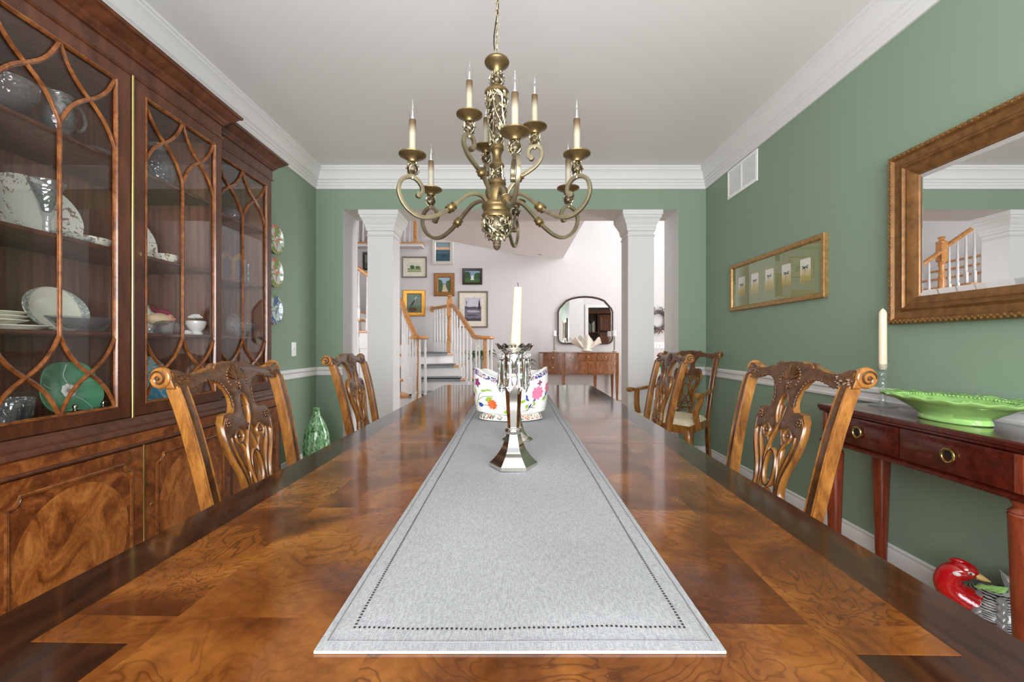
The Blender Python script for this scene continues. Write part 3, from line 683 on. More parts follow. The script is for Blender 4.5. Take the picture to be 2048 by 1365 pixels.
    E_ = [i for i in range(22)] + [j * 22 + 21 for j in range(1, 18)] + [17 * 22 + i for i in range(20, -1, -1)] + [j * 22 for j in range(16, 0, -1)]
    for i in range(len(E_)): a, b = E_[i], E_[(i + 1) % len(E_)]; m.f.append((a, b, b + k, a + k)); m.m.append(0)
    m.build('seat_cushion', M['cream'], c, smooth=60)
    MB().prism([(-.14, .40), (-.1, .372), (-.05, .366), (0, .352), (.05, .366), (.1, .372), (.14, .40)], 'xz', -.226, -.214).build('apron_carving', M['shade_glaze'], c)
    for s in (-1, 1):
        pts = cr([(s * .245, -.185, .42), (s * .262, -.208, .34), (s * .258, -.205, .24), (s * .238, -.186, .13), (s * .236, -.186, .06), (s * .248, -.2, .022)], 4)
        rr = [.036, .037, .036, .035, .034, .032, .03, .028, .026, .024, .022, .02, .0185, .017, .016, .016, .017, .019, .022, .025, .026]
        MB().tube(pts, rr[:len(pts)], 10).ball((s * .25, -.203, .024), .026, 10).build('front_leg', M['chair'], c)
        if arms:
            a = MB().tube(cr([(s * .228, yb(.68) - .01, .685), (s * .262, .14, .69), (s * .29, 0, .678), (s * .296, -.08, .675), (s * .304, -.135, .682)], 5), .019, sec=[(-1, -.5), (-.6, -.75), (.6, -.75), (1, -.5), (1, .4), (.6, .7), (-.6, .7), (-1, .4)])
            a.lathe([(.008, -.026), (.02, -.022), (.022, 0), (.02, .022), (.008, .026)], 14, (s * .306, -.142, .676), axis='x')
            a.build('arm', M['chair'], c, smooth=50)
            MB().tube(cr([(s * .29, -.06, .668), (s * .283, -.075, .61), (s * .265, -.1, .54), (s * .262, -.085, .47), (s * .272, -.075, .40)], 5), .019, sec=[(-.8, -1), (.8, -1), (.8, 1), (-.8, 1)]).build('arm_support', M['chair'], c, bevel=.003)
    return c
def put_chair(c, x, y, rz, label):
    c.location = (x, y, 0); c.rotation_euler = (0, 0, rz); c['label'] = label
ch = make_chair('x')
put_chair(ch, .585, 1.375, R(-90), 'carved dining chair at the near right side of the table, by the console')
b_ = copy_tree(ch); put_chair(b_, -.585, 1.375, R(90), 'carved dining chair at the near left of the table, before the china cabinet')
b_ = copy_tree(ch); put_chair(b_, -.675, 2.57, R(90), 'carved dining chair at the far left side of the table, by the green vase')
b_ = copy_tree(ch); put_chair(b_, .745, 2.88, R(-90), 'carved dining chair at the far right side of the table, in front of the armchair')
arm = make_chair('x', True)
put_chair(arm, 1.32, 3.56, R(-50), 'carved dining armchair with cream seat standing in the far right corner')
# ------------------------------------------------------------------ breakfront china cabinet
CY = 1.662
cb = empty('china_cabinet', (-1.862, CY, 0), 'mahogany breakfront china cabinet with gothic glazed doors along the left wall', 'cabinet')
CW, SW = .507, 1.071            # half widths: centre, whole
XC, XS = .372, .312             # upper fronts (centre, sides)
XBc, XBs = .419, .359           # lower fronts
SECT = [(-SW, -CW, XS, XBs), (-CW, CW, XC, XBc), (CW, SW, XS, XBs)]
def mould(name, prof, parent=cb, mat=None):   # horizontal moulding following the breakfront, prof = (projection, z)
    m = MB(); pl = [(0, -SW, 0, -1), (XS, -SW, 1, -1), (XS, -CW, 1, -1), (XC, -CW, 1, -1), (XC, CW, 1, 1), (XS, CW, 1, 1), (XS, SW, 1, 1), (0, SW, 0, 1)]
    n = len(prof)
    for (x, y, sx, sy) in pl:
        for p, z in prof: m.v.append((x + sx * p, y + sy * p, z))
    for j in range(len(pl) - 1):
        for i in range(n - 1): m.f.append((j * n + i, j * n + i + 1, (j + 1) * n + i + 1, (j + 1) * n + i)); m.m.append(0)
    for i in (0, n - 1):
        m.f.append(tuple(j * n + i for j in range(len(pl)))); m.m.append(0)
    return m.build(name, mat or M['cab'], parent, smooth=25)
# carcase of the upper case: back, sides, partitions, top, bottom
MB().box(.0, .014, -SW, SW, .1, 2.2).build('back_panel', M['cabin'], cb, smooth=0)
for y0, xx in ((-SW, XS), (-CW - .011, XS), (CW - .011, XS), (SW - .022, XS)):
    MB().box(.014, xx - .022, y0, y0 + .022, .72, 2.12).build('upright', M['cabin'], cb, smooth=0)
for y0, y1, xs, xb in SECT:
    MB().box(.014, xs - .023, y0 + .011, y1 - .011, 2.095, 2.13).build('upper_top_board', M['cabin'], cb, smooth=0)
    MB().box(.014, xs - .0, y0, y1, .74, .785).build('upper_base_board', M['cab'], cb, smooth=0)
    for z in (1.108, 1.432, 1.782):
        sh = MB().box(.016, xs - .05, y0 + .023, y1 - .023, z - .008, z + .008).build('shelf', M['cabin'], cb, smooth=0)
        MB().tube([(xs - .05, y0 + .023, z), (xs - .05, y1 - .023, z)], .0095, 10).build('shelf_edge', M['cab'], sh)
mould('frieze', [(0, 2.124), (0, 2.19)])
mould('frieze_bead', [(0, 2.118), (.004, 2.119), (.006, 2.124), (.004, 2.129), (0, 2.13)])
mould('cornice', [(0, 2.185), (.008, 2.187), (.012, 2.196), (.02, 2.203), (.024, 2.212), (.038, 2.222), (.052, 2.236), (.056, 2.242), (.066, 2.246), (.07, 2.258), (-.2, 2.259)])
mould('waist_moulding', [(0, .786), (.012, .785), (.018, .778), (.024, .774), (.03, .765), (.032, .757), (.044, .752), (.05, .744), (.052, .735), (.047, .728)])
mould('lower_frieze', [(.047, .73), (.047, .688)], mat=M['flame2'])
mould('lower_frieze_bead', [(.047, .692), (.052, .69), (.055, .685), (.052, .679), (.047, .677)])
mould('lower_case', [(.035, .70), (.035, .1)])
mould('plinth', [(.047, .118), (.056, .11), (.06, .1), (.062, .0)])
def strip(pts, w, h):   # moulded glazing bar along pts (y, z) in front of the glass at x
    return None
def scurve(y0, z0, y1, z1, n=14):
    out = []
    for i in range(n + 1):
        t = i / n; out.append((y0 + (y1 - y0) * (t - math.sin(2 * math.pi * t) / (2 * math.pi) * .28), z0 + (z1 - z0) * (t + math.sin(2 * math.pi * t) / (2 * math.pi) * .28)))
    return out
BAR = [(-1, -.5), (-1, .1), (-.6, .25), (-.45, .7), (0, .85), (.45, .7), (.6, .25), (1, .1), (1, -.5)]
def glazed(y0, y1, x, st0, st1, key=False):
    z0, z1 = .788, 2.118; zb, zt = .832, 2.07
    d = MB(); g0, g1 = y0 + st0, y1 - st1
    d.mitre([(0, x - .022), (0, x), (.0, x)], y0, y1, z0, z1, lambda u, v, h: (h, u, v))
    d = MB().box(x - .022, x, y0, g0, z0, z1).box(x - .022, x, g1, y1, z0, z1).box(x - .022, x, g0, g1, z0, zb).box(x - .022, x, g0, g1, zt, z1)
    o = d.build('glazed_door', M['cab'], cb, smooth=0)
    MB().mitre([(-.002, x - .004), (-.001, x + .003), (.003, x + .004), (.006, x - .001), (.008, x - .008)], g0, g1, zb, zt, lambda u, v, h: (h, u, v), closed=False).build('door_bead', M['munt'], o, smooth=30)
    MB().box(x - .014, x - .011, g0 - .004, g1 + .004, zb - .004, zt + .004).build('glass_pane', M['pane'], o, smooth=0)
    yc = (g0 + g1) / 2; za, zc = 1.10, 1.80
    paths = [[(yc, za), (yc, zc)], [(g0 + .004, za), (g0 + .004, zc)], [(g1 - .004, za), (g1 - .004, zc)]]
    for ya, yz in ((g0, yc), (yc, g1)):
        paths += [scurve(ya, za, yz, zb), scurve(ya, zb, yz, za), scurve(ya, zc, yz, zt), scurve(ya, zt, yz, zc)]
    for i, p in enumerate(paths):
        MB().tube([(x - .006 + .0003 * (i % 3), a, b) for a, b in p], .0066, sec=BAR, up=(1, 0, 0)).build('glazing_bar', M['munt'], o, smooth=35)
    if key:
        MB().lathe([(.006, x), (.006, x + .002), (.004, x + .003)], 10, (0, 0, 0), axis='x').map(lambda a, b, c_: (a, b + y0 + st0 * .5, c_ * 1.5 + 1.43)).build('keyhole_plate', M['brass'], o)
    return o
glazed(-CW + .0, -.008, XC, .05, .055); glazed(.008, CW, XC, .052, .044, True)
glazed(-SW + .012, -CW, XS, .05, .05); glazed(CW, SW - .012, XS, .05, .05)
for z0, z1, x in ((.786, 2.122, XC), (.12, .68, XBc - .004)):
    MB().tube([(x + .001, 0, z0), (x + .001, 0, z1)], .0052, 10).build('brass_astragal', M['brass'], cb)
# lower doors: flame panels with cut-corner mouldings and an oval inlay
def lower_door(y0, y1, x, key=False):
    z0, z1 = .124, .674
    o = MB().box(x - .02, x, y0, y1, z0, z1).build('cupboard_door', M['flame2'], cb, smooth=0)
    a, b, c, d = y0 + .05, y1 - .05, z0 + .045, z1 - .05; n = .032; pts = []
    for cy_, cz_, a0, a1 in ((b, d, 180 + 90, 180), (a, d, 360, 270), (a, c, 90, 0), (b, c, 180, 90)):
        pts += [(cy_ + n * math.cos(R(a0 + (a1 - a0) * i / 6)), cz_ + n * math.sin(R(a0 + (a1 - a0) * i / 6))) for i in range(7)]
    yc, zc = (a + b) / 2, (c + d) / 2
    pts = sorted(set(pts), key=lambda p: -math.atan2((p[1] - zc) / (d - c), (p[0] - yc) / (b - a)))
    MB().tube([(x, p[0], p[1]) for p in pts], .0058, sec=[(-1, -.2), (-.9, .6), (-.3, .9), (0, .5), (.3, .9), (.9, .6), (1, -.2)], up=(1, 0, 0), closed=True).build('panel_moulding', M['munt'], o, smooth=40)
    MB().prism([(yc + (b - a) * .47 * math.cos(q), zc + (d - c) * .46 * math.sin(q)) for q in [2 * math.pi * i / 40 for i in range(40)]], 'yz', x, x + .0006).build('oval_veneer', M['flame'], o, smooth=0)
    if key: MB().ball((x, y0 + .025, .43), .006, 10, sc=(.4, 1, 1.6)).build('keyhole_plate', M['brass'], o)
lower_door(-CW + .004, -.007, XBc); lower_door(.007, CW - .004, XBc, True); lower_door(-SW + .01, -CW - .004, XBs); lower_door(CW + .004, SW - .01, XBs)
# ------------------------------------------------------------------ chandelier
CHX, CHY = -.070, 1.787
cl = empty('chandelier', (CHX, CHY, ZC), 'nine-light antique gold chandelier with scrolled arms hanging over the table', 'chandelier')
def Z(z): return z - ZC
def lat(name, prof, mat, parent=cl, n=28): return MB().lathe([(r, Z(z)) for r, z in prof], n).build(name, mat, parent)
lat('ceiling_canopy', [(.06, 2.74), (.062, 2.735), (.055, 2.722), (.03, 2.708), (.012, 2.70), (.006, 2.69)], M['bronze'])
lk = None
nz_ = 15; z1_, z0_ = 2.70, 2.285
for i in range(nz_):
    z = z1_ - (z1_ - z0_) * (i + .5) / nz_; T = Matrix.Translation((0, 0, Z(z))) @ Matrix.Rotation(R(90 * (i % 2) + 20), 4, 'Z')
    if lk is None:
        h = .0185; P = [(.0085 * math.cos(a), 0, h * math.sin(a)) for a in [2 * math.pi * k / 16 for k in range(16)]]
        lk = MB().tube(P, .0022, 6, closed=True, up=(0, 1, 0)).build('chain_link', M['leaf'], cl); lk.matrix_local = T
    else: share(lk, 'chain_link', cl, T)
MB().tube(cr([(.004, .004, Z(2.69)), (-.006, 0, Z(2.6)), (.006, .004, Z(2.5)), (-.004, -.004, Z(2.42)), (-.012, -.003, Z(2.36)), (-.010, 0, Z(2.31)), (0, 0, Z(2.272))], 6), .0028, 6).build('cord', M['wire'], cl)
lat('top_bobeche', [(.003, 2.29), (.008, 2.275), (.03, 2.268), (.05, 2.262), (.0525, 2.254), (.049, 2.247), (.036, 2.238), (.026, 2.226), (.019, 2.212), (.018, 2.206)], M['bronze'])
lat('collar', [(.02, 2.156), (.03, 2.15), (.032, 2.142), (.046, 2.136), (.052, 2.128), (.051, 2.118), (.044, 2.112)], M['bronze'])
lat('baluster_turning', [(.026, 1.905), (.0295, 1.897), (.0295, 1.886), (.024, 1.88), (.019, 1.865), (.018, 1.85), (.022, 1.834), (.03, 1.826), (.032, 1.818), (.024, 1.808)], M['bronze'])
lat('lower_turning', [(.033, 1.758), (.038, 1.752), (.039, 1.742), (.034, 1.735), (.046, 1.722), (.05, 1.705), (.044, 1.68), (.045, 1.655)], M['bronze'])
lat('hub_cup', [(.045, 1.662), (.062, 1.657), (.065, 1.648), (.062, 1.64), (.057, 1.634), (.056, 1.622), (.062, 1.615), (.065, 1.606), (.063, 1.596), (.055, 1.59)], M['bronze'])
lat('finial', [(.012, 1.508), (.019, 1.503), (.0165, 1.498), (.018, 1.493), (.0155, 1.488), (.017, 1.482), (.012, 1.472), (.003, 1.465)], M['bronze2'])
def openwork(name, prof, dens, leaf=.02, parent=cl, off=(0, 0, 0), core='core', seed=1):
    rnd = random.Random(seed)
    o = MB().lathe([(r * .93, z) for r, z in prof], 20, off).build(name + '_core', M[core], parent)
    def S(a, t):
        t = min(.999, max(0, t)) * (len(prof) - 1); i = int(t); f = t - i
        r = prof[i][0] * (1 - f) + prof[i + 1][0] * f; z = prof[i][1] * (1 - f) + prof[i + 1][1] * f
        return Vector((r * math.cos(a) + off[0], r * math.sin(a) + off[1], z + off[2])), Vector((math.cos(a), math.sin(a), 0))
    m = MB()
    for k in range(max(3, dens // 8)):
        a0 = rnd.uniform(0, 6.28); s = rnd.choice((-1, 1)) * rnd.uniform(1.5, 3); P = []
        for i in range(14):
            t = i / 13; p, n_ = S(a0 + s * t + .25 * math.sin(t * 9), t); P.append(p + n_ * .0008)
        m.tube(P, leaf * .085, 5)
    for k in range(dens):
        a = rnd.uniform(0, 6.28); t = rnd.uniform(.03, .97); p, n_ = S(a, t); th = rnd.uniform(0, 6.28)
        u = Vector((-n_.y, n_.x, 0)); w = Vector((0, 0, 1)); d1 = u * math.cos(th) + w * math.sin(th); d2 = n_.cross(d1)
        L = leaf * rnd.uniform(.7, 1.2); wd = L * .26; vs = []
        for q, hh in ((0, 0), (.35, 1), (.7, .8), (1, 0)):
            for e in (-1, 0, 1): vs.append(p + d1 * (q - .3) * L + d2 * e * wd * hh + n_ * (.0012 + (.0028 if e == 0 else 0) + .002 * q))
        m.add(vs, [(i * 3 + j, i * 3 + j + 1, i * 3 + j + 4, i * 3 + j + 3) for i in range(3) for j in range(2)])
    m.build(name + '_leaves', M['leaf'], parent, smooth=60)
def sph(c, r, n=9): return [(max(.0008, r * math.sin(math.pi * i / n)), c - r * math.cos(math.pi * i / n)) for i in range(n + 1)]
openwork('top_ball', sph(Z(2.182), .031), 60, .014, seed=2)
openwork('vase_stem', [(.028, Z(1.903)), (.03, Z(1.95)), (.034, Z(2.0)), (.039, Z(2.05)), (.045, Z(2.09)), (.048, Z(2.115))], 170, .02, seed=3)
openwork('lower_ball', [(.034, Z(1.757)), (.029, Z(1.772)), (.025, Z(1.79)), (.025, Z(1.81))], 60, .014, seed=4)
openwork('acorn', [(.006, Z(1.506)), (.03, Z(1.514)), (.05, Z(1.535)), (.06, Z(1.56)), (.061, Z(1.58)), (.058, Z(1.598))], 170, .02, seed=5)
SQ = [(-.78, -.78), (0, -.9), (.78, -.78), (.9, 0), (.78, .78), (0, .9), (-.78, .78), (-.9, 0)]
ARM_L = [(.045, 1.655), (.062, 1.677), (.09, 1.686), (.125, 1.678), (.165, 1.648), (.205, 1.612), (.245, 1.583), (.295, 1.559), (.345, 1.560), (.39, 1.592), (.412, 1.64), (.403, 1.682), (.375, 1.702), (.345, 1.697), (.325, 1.675), (.322, 1.65), (.336, 1.638)]
ARM_U = [(.03, 1.66), (.04, 1.69), (.062, 1.73), (.092, 1.762), (.13, 1.785), (.168, 1.812), (.19, 1.85), (.182, 1.882), (.158, 1.892), (.136, 1.876), (.134, 1.852), (.146, 1.842)]
def make_arm(prof, kn, rc, zc, name):
    P = cr([(r, 0, Z(z)) for r, z in prof], 5)
    a = MB().tube(P, [.0088 if i < len(P) - 6 else .0088 for i in range(len(P))], sec=SQ, up=(0, 1, 0)).lathe([(.002, -.011), (.011, -.010), (.0125, 0), (.011, .010), (.002, .011)], 12, (prof[-1][0], 0, Z(prof[-1][1])), axis='y').build(name, M['bronze2'], cl, smooth=50)
    i = min(range(len(P)), key=lambda q: (P[q] - Vector((kn[0], 0, Z(kn[1])))).length); tdir = (P[i + 1] - P[i - 1]).normalized(); rot = Vector((0, 0, 1)).rotation_difference(tdir).to_matrix().to_4x4()
    m = MB().lathe([(.009, -.02), (.0165, -.018), (.0165, -.014), (.013, -.012), (.0175, -.006), (.019, 0), (.0175, .006), (.013, .012), (.0165, .014), (.0165, .018), (.009, .02)], 16).xf(Matrix.Translation(P[i]) @ rot)
    m.build('arm_knuckle', M['bronze'], a)
    b = zc
    MB().lathe([(.007, Z(b - .05 + .0)), (.009, Z(b - .044)), (.006, Z(b - .038)), (.006, Z(b - .03))], 12, (rc, 0, 0)).build('cup_stem', M['leaf'], a)
    openwork('ball', sph(Z(b - .012), .0225), 44, .0115, a, (rc, 0, 0), seed=int(b * 1000))
    MB().lathe([(.010, Z(b + .009)), (.018, Z(b + .013)), (.02, Z(b + .021)), (.028, Z(b + .028)), (.043, Z(b + .034)), (.051, Z(b + .039)), (.0515, Z(b + .043)), (.046, Z(b + .043)), (.02, Z(b + .037))], 28, (rc, 0, 0)).build('drip_cup', M['bronze'], a)
    MB().lathe([(.0128, Z(b + .036)), (.0128, Z(b + .172)), (.0118, Z(b + .174)), (.006, Z(b + .174))], 18, (rc, 0, 0)).build('candle_sleeve', M['sleeve'], a)
    MB().lathe([(.0075, Z(b + .17)), (.009, Z(b + .178)), (.0145, Z(b + .195)), (.0145, Z(b + .21)), (.009, Z(b + .232)), (.003, Z(b + .25)), (.0008, Z(b + .258))], 16, (rc, 0, 0)).build('bulb', M['bulb'], a)
    MB().lathe([(.0055, Z(b + .172)), (.0055, Z(b + .18)), (.0022, Z(b + .186)), (.002, Z(b + .205)), (.0005, Z(b + .212))], 8, (rc, 0, 0)).build('bulb_stem', M['fil'], a)
    return a
def place_arms(prof, kn, rc, zc, angles, name):
    a0 = make_arm(prof, kn, rc, zc, name)
    for i, an in enumerate(angles):
        a = a0
        if i:
            a = a0.copy(); COL.objects.link(a); a.parent = cl
            for k in a0.children: c_ = k.copy(); COL.objects.link(c_); c_.parent = a
        a.rotation_euler = (0, 0, R(an))
place_arms(ARM_L, (.205, 1.612), .36, 1.745, (-150, -78, -31, 27, 77, 150), 'lower_arm')
place_arms(ARM_U, (.092, 1.762), .160, 1.928, (-130, -10, 110), 'upper_arm')
# ------------------------------------------------------------------ right wall
def rect_frame(e, y0, y1, z0, z1, x, s, prof, mat, name='frame'):   # on a side wall, prof (inset, thickness), s = direction into the room
    return MB().mitre(prof, y0, y1, z0, z1, lambda u, v, h: (x + s * h, u, v)).build(name, mat, e, smooth=25)
# gilt mirror
gm = empty('gilt_mirror', (XR - .001, 1.48, 1.56), 'large wall mirror in a wide antique gold frame above the console', 'mirror')
y0, y1, z0, z1 = -.553, .553, -.397, .397
fr_ = rect_frame(gm, y0, y1, z0, z1, 0, -1, [(0, 0), (0, .034), (.004, .042), (.012, .047), (.02, .047), (.026, .041), (.03, .037), (.056, .032), (.062, .036), (.068, .042), (.074, .043), (.08, .036), (.084, .034), (.09, .036), (.098, .033), (.118, .018), (.122, .016), (.122, .004)], M['goldf'])
m = MB(); rnd = random.Random(4)
per = []
for (a, b, c_, d) in ((y0 + .012, z0 + .012, y1 - .012, z0 + .012), (y1 - .012, z0 + .012, y1 - .012, z1 - .012), (y1 - .012, z1 - .012, y0 + .012, z1 - .012), (y0 + .012, z1 - .012, y0 + .012, z0 + .012)):
    L = math.hypot(c_ - a, d - b); n = int(L / .011)
    for i in range(n): per.append((a + (c_ - a) * i / n, b + (d - b) * i / n, (c_ - a) / L, (d - b) / L))
for i, (a, b, tx, tz) in enumerate(per):
    s = 1 if i % 2 else -1; m.ball((-.047, a - tz * .004 * s, b + tx * .004 * s), .0058, 6, sc=(.55, 1, 1))
tag(m.build('carved_leaf_border', M['goldd'], fr_), kind='stuff')
i0 = .12
MB().mitre([(i0, .010), (i0 + .026, .0145)], y0, y1, z0, z1, lambda u, v, h: (-h, u, v), closed=False).build('bevel', M['mirror'], gm, smooth=0)
MB().box(-.0145, -.008, y0 + i0 + .026, y1 - i0 - .026, z0 + i0 + .026, z1 - i0 - .026).build('mirror_glass', M['mirror'], gm, smooth=0)
# framed dragonfly prints
dp = empty('framed_dragonfly_prints', (XR - .001, 3.018, 1.534), 'long gold framed picture of five dragonfly prints on the right wall', 'picture')
y0, y1, z0, z1 = -.543, .543, -.19, .19
rect_frame(dp, y0, y1, z0, z1, 0, -1, [(0, 0), (0, .022), (.004, .026), (.024, .026), (.03, .022), (.034, .012), (.034, .004)], plain('burnished_bronze_frame', rgb(164, 128, 78), .38, .5, .3, 40, .3, 90))
MB().box(-.008, -.002, y0 + .03, y1 - .03, z0 + .03, z1 - .03).build('mat_board', plain('sage_mat_board', rgb(142, 150, 106), .8, 0, .02), dp, smooth=0)
wash = NT('watercolour_wash'); wash.set(Roughness=.8)
sx = wash.n('ShaderNodeSeparateXYZ'); wash.l(wash.n('ShaderNodeTexCoord').outputs['Generated'], sx.inputs[0]); wash.l(wash.ramp(sx.outputs[2], [(0, rgb(176, 152, 70)), (.3, rgb(206, 190, 124)), (.6, rgb(226, 222, 200)), (1, rgb(222, 224, 216))]), wash.b.inputs['Base Color'])
cy_ = [1562, 1510, 1471, 1538.6, 1607.6]
pxs = [1482.5, 1508.5, 1537.6, 1571.5, 1609.4]
for i, px in enumerate(pxs):
    y = 1.82 * F / (px - VX) - 3.018; hw, hh = .048, .072
    p = MB().box(-.0092, -.008, y - hw, y + hw, -hh, hh).build('dragonfly_print', wash.m, dp, smooth=0)
    MB().mitre([(-.004, .0085), (-.004, .0094), (0, .0094), (0, .0085)], y - hw, y + hw, -hh, hh, lambda u, v, h: (-h, u, v)).build('gilt_line', M['brass'], p)
    m = MB(); x = -.0096; zc = .01 + .006 * ((i * 7) % 3 - 1)
    m.tube([(x, y + .0, zc + .016), (x, y + .002, zc - .02)], [.0028, .0012], 6)
    for s in (-1, 1):
        for a, ln in ((18, .032), (-14, .028)):
            c_, s_ = math.cos(R(a)), math.sin(R(a)); pts = [(0, 0), (ln * .5, .005), (ln, .003), (ln, -.002), (ln * .5, -.004)]
            m.add([(x - .0002, y + s * (u * c_ - v * s_), zc + .006 + u * s_ + v * c_) for u, v in pts], [(0, 1, 2, 3, 4)])
    m.build('dragonfly', flat((74, 74, 84)), p)
    m = MB()
    for k in range(5):
        a = y - .03 + .014 * k; m.tube([(x + .0002, a, -hh + .004), (x + .0002, a + .004 * (k % 3 - 1), -.02 + .012 * (k % 2)), (x + .0002, a + .01 * (k % 3 - 1), .002 + .01 * (k % 3))], [.0012, .001, .0004], 4)
    tag(m.build('painted_reeds', flat((120, 112, 48)), p), kind='stuff')
MB().box(-.0130, -.0115, y0 + .032, y1 - .032, z0 + .032, z1 - .032).build('picture_glass', M['pane'], dp, smooth=0)
# return-air vent
vt = empty('wall_vent', (XR - .001, 3.406, 2.42), 'white louvred air vent high on the right wall below the crown moulding', 'vent')
rect_frame(vt, -.219, .219, -.12, .12, 0, -1, [(0, 0), (0, .008), (.022, .010), (.024, .002)], M['plastic'], 'vent_frame')
MB().box(-.002, -.0008, -.197, .197, -.098, .098).build('duct_shadow_plate', flat((168, 168, 174)), vt, smooth=0)
MB().box(-.010, -.002, -.008, .008, -.098, .098).build('centre_bar', M['plastic'], vt)
sl = None
for i in range(17):
    z = -.094 + i * .0118
    if sl is None: sl = MB().add([(-.0025, -.197, -.0045), (-.0095, -.197, .0), (-.0095, .197, .0), (-.0025, .197, -.0045), (-.0025, -.197, -.0025), (-.0095, -.197, .0025), (-.0095, .197, .0025), (-.0025, .197, -.0025)], [(0, 1, 2, 3), (4, 7, 6, 5), (0, 4, 5, 1), (2, 6, 7, 3), (1, 5, 6, 2), (0, 3, 7, 4)]).build('louvre', M['plastic'], vt, smooth=0, loc=(0, 0, z))
    else: share(sl, 'louvre', vt, Matrix.Translation((0, 0, z)))
# outlet and light switch
ot = empty('wall_outlet', (XR - .001, 1.82 * F / 491.5, .42), 'white wall outlet low on the right wall behind the near right chair', 'outlet')
MB().box(-.006, 0, -.036, .036, -.058, .058).build('cover_plate', M['plastic'], ot, bevel=.002); 
for z in (-.02, .02): MB().box(-.008, -.005, -.016, .016, z - .013, z + .013).build('socket', M['plastic'], ot, bevel=.003)
sw = empty('light_switch', (XL + .001, -XL * F / 440.5, 1.07 - 10 * (-XL / 440.5)), 'white light switch on the left wall above the chair rail', 'switch')
MB().box(0, .006, -.037, .037, -.059, .059).build('cover_plate', M['plastic'], sw, bevel=.002); MB().box(.005, .016, -.005, .005, -.004, .012).build('toggle', M['plastic'], sw, bevel=.001)
# ------------------------------------------------------------------ console table
ct = empty('console_table', (1.66, 1.66, 0), 'mahogany console table with two drawers and ring pulls against the right wall', 'console table')
hx0, hx1, hy = -.165, .155, .425
MB().prism([(hx0 + .012, .744), (hx0 + .004, .75), (hx0 + .004, .757), (hx0 - .004, .762), (hx0 - .004, .774), (hx0, .78), (hx1, .78), (hx1, .744)], 'xz', -hy, hy).build('top', M['console'], ct, smooth=30)
MB().box(hx0 + .022, hx1 - .004, -hy + .02, hy - .02, .618, .745).build('drawer_case', M['console'], ct)
MB().prism([(hx0 + .016, .596), (hx0 + .004, .602), (hx0 + .004, .61), (hx0 + .012, .614), (hx0 + .02, .622), (hx1, .622), (hx1, .596)], 'xz', -hy + .004, hy - .004).build('lower_moulding', M['console'], ct, smooth=30)
for y0, y1 in ((-.385, -.003), (.003, .385)):
    d = MB().box(hx0 + .010, hx0 + .024, y0, y1, .624, .742).build('drawer', M['console'], ct, bevel=.0015)
    yc = (y0 + y1) / 2; zc = .69
    MB().lathe([(.002, hx0 + .004), (.015, hx0 + .005), (.017, hx0 + .0105)], 20, (0, yc, zc), axis='x').build('pull_plate', M['black'], d)
    MB().tube([(hx0 + .001, yc + .0215 * math.cos(a), zc - .004 + .0235 * math.sin(a)) for a in [2 * math.pi * k / 28 for k in range(28)]], .0038, 8, closed=True).box(hx0 - .002, hx0 + .008, yc - .005, yc + .005, zc + .014, zc + .022).build('ring_pull', M['brass'], d)
lg = None
for sx_ in (hx0 + .046, hx1 - .05):
    for sy in (-hy + .045, hy - .045):
        T = Matrix.Translation((sx_, sy, 0))
        if lg is None:
            lg = MB().lathe([(.016, 0), (.024, .004), (.024, .02), (.018, .028), (.0225, .04), (.037, .545), (.038, .553), (.034, .558), (.037, .562), (.032, .567), (.026, .575), (.028, .585), (.036, .598)], 28).build('leg', M['conleg'], ct); lg.matrix_local = T
        else: share(lg, 'leg', ct, T)
for sy in (-hy + .03, hy - .03):
    MB().box(hx0 + .008, hx0 + .024, sy - .012 if sy < 0 else sy - .012, sy + .012, .624, .742).build('corner_block', M['conleg'], ct, bevel=.002)
# cut-glass candlestick and candle
CZ = .7805
gc = empty('glass_candlestick', (1.738, 2.0, CZ), 'clear cut-glass candlestick at the far end of the console', 'candlestick')
MB().lathe([(.056, 0), (.058, .003), (.05, .006), (.02, .012), (.012, .022), (.015, .034), (.011, .046), (.0125, .05), (.018, .128), (.013, .134), (.019, .142), (.02, .152), (.017, .158), (.021, .17), (.03, .196), (.031, .197), (.02, .172), (.014, .168)], 12).build('stick', M['glass'], gc, smooth=20)
gk = empty('pillar_taper', (1.738, 2.0, CZ + .17), 'tall cream candle in the glass candlestick on the console', 'candle')
MB().lathe([(.0135, 0), (.0165, .012), (.0155, .265), (.012, .276), (.004, .286)], 12).build('wax_body', plain('cream_wax', rgb(236, 214, 186), .45, 0, .03), gk); MB().tube([(0, 0, .284), (.001, 0, .292)], .001, 6).build('wick', M['wax'], gk)
# green leaf-moulded platter
gp = empty('green_platter', (1.655, 1.60, CZ), 'apple green oval ceramic platter with leaf-moulded rim on the console', 'platter')
def ov(prof, n=72, relief=False):
    m = MB()
    m.lathe(prof, n); return m.map(lambda x, y, z: (x * .56, y, z))
pf = [(.12, 0), (.125, .004), (.122, .012), (.118, .02), (.15, .04), (.19, .06), (.215, .07), (.262, .082), (.268, .088), (.26, .092), (.215, .083), (.185, .072), (.14, .045), (.10, .03), (.001, .026)]
m = ov(pf); m.map(lambda x, y, z: (x * (1 + (.01 * math.cos(14 * math.atan2(y, x * 1.8)) if z > .075 else 0)), y * (1 + (.01 * math.cos(14 * math.atan2(y, x * 1.8)) if z > .075 else 0)), z + (.003 * math.cos(18 * math.atan2(y, x * 1.8)) if z > .08 else 0)))
m.build('dish', M['ltgreen'], gp, smooth=60)
m = MB(); rnd = random.Random(9)
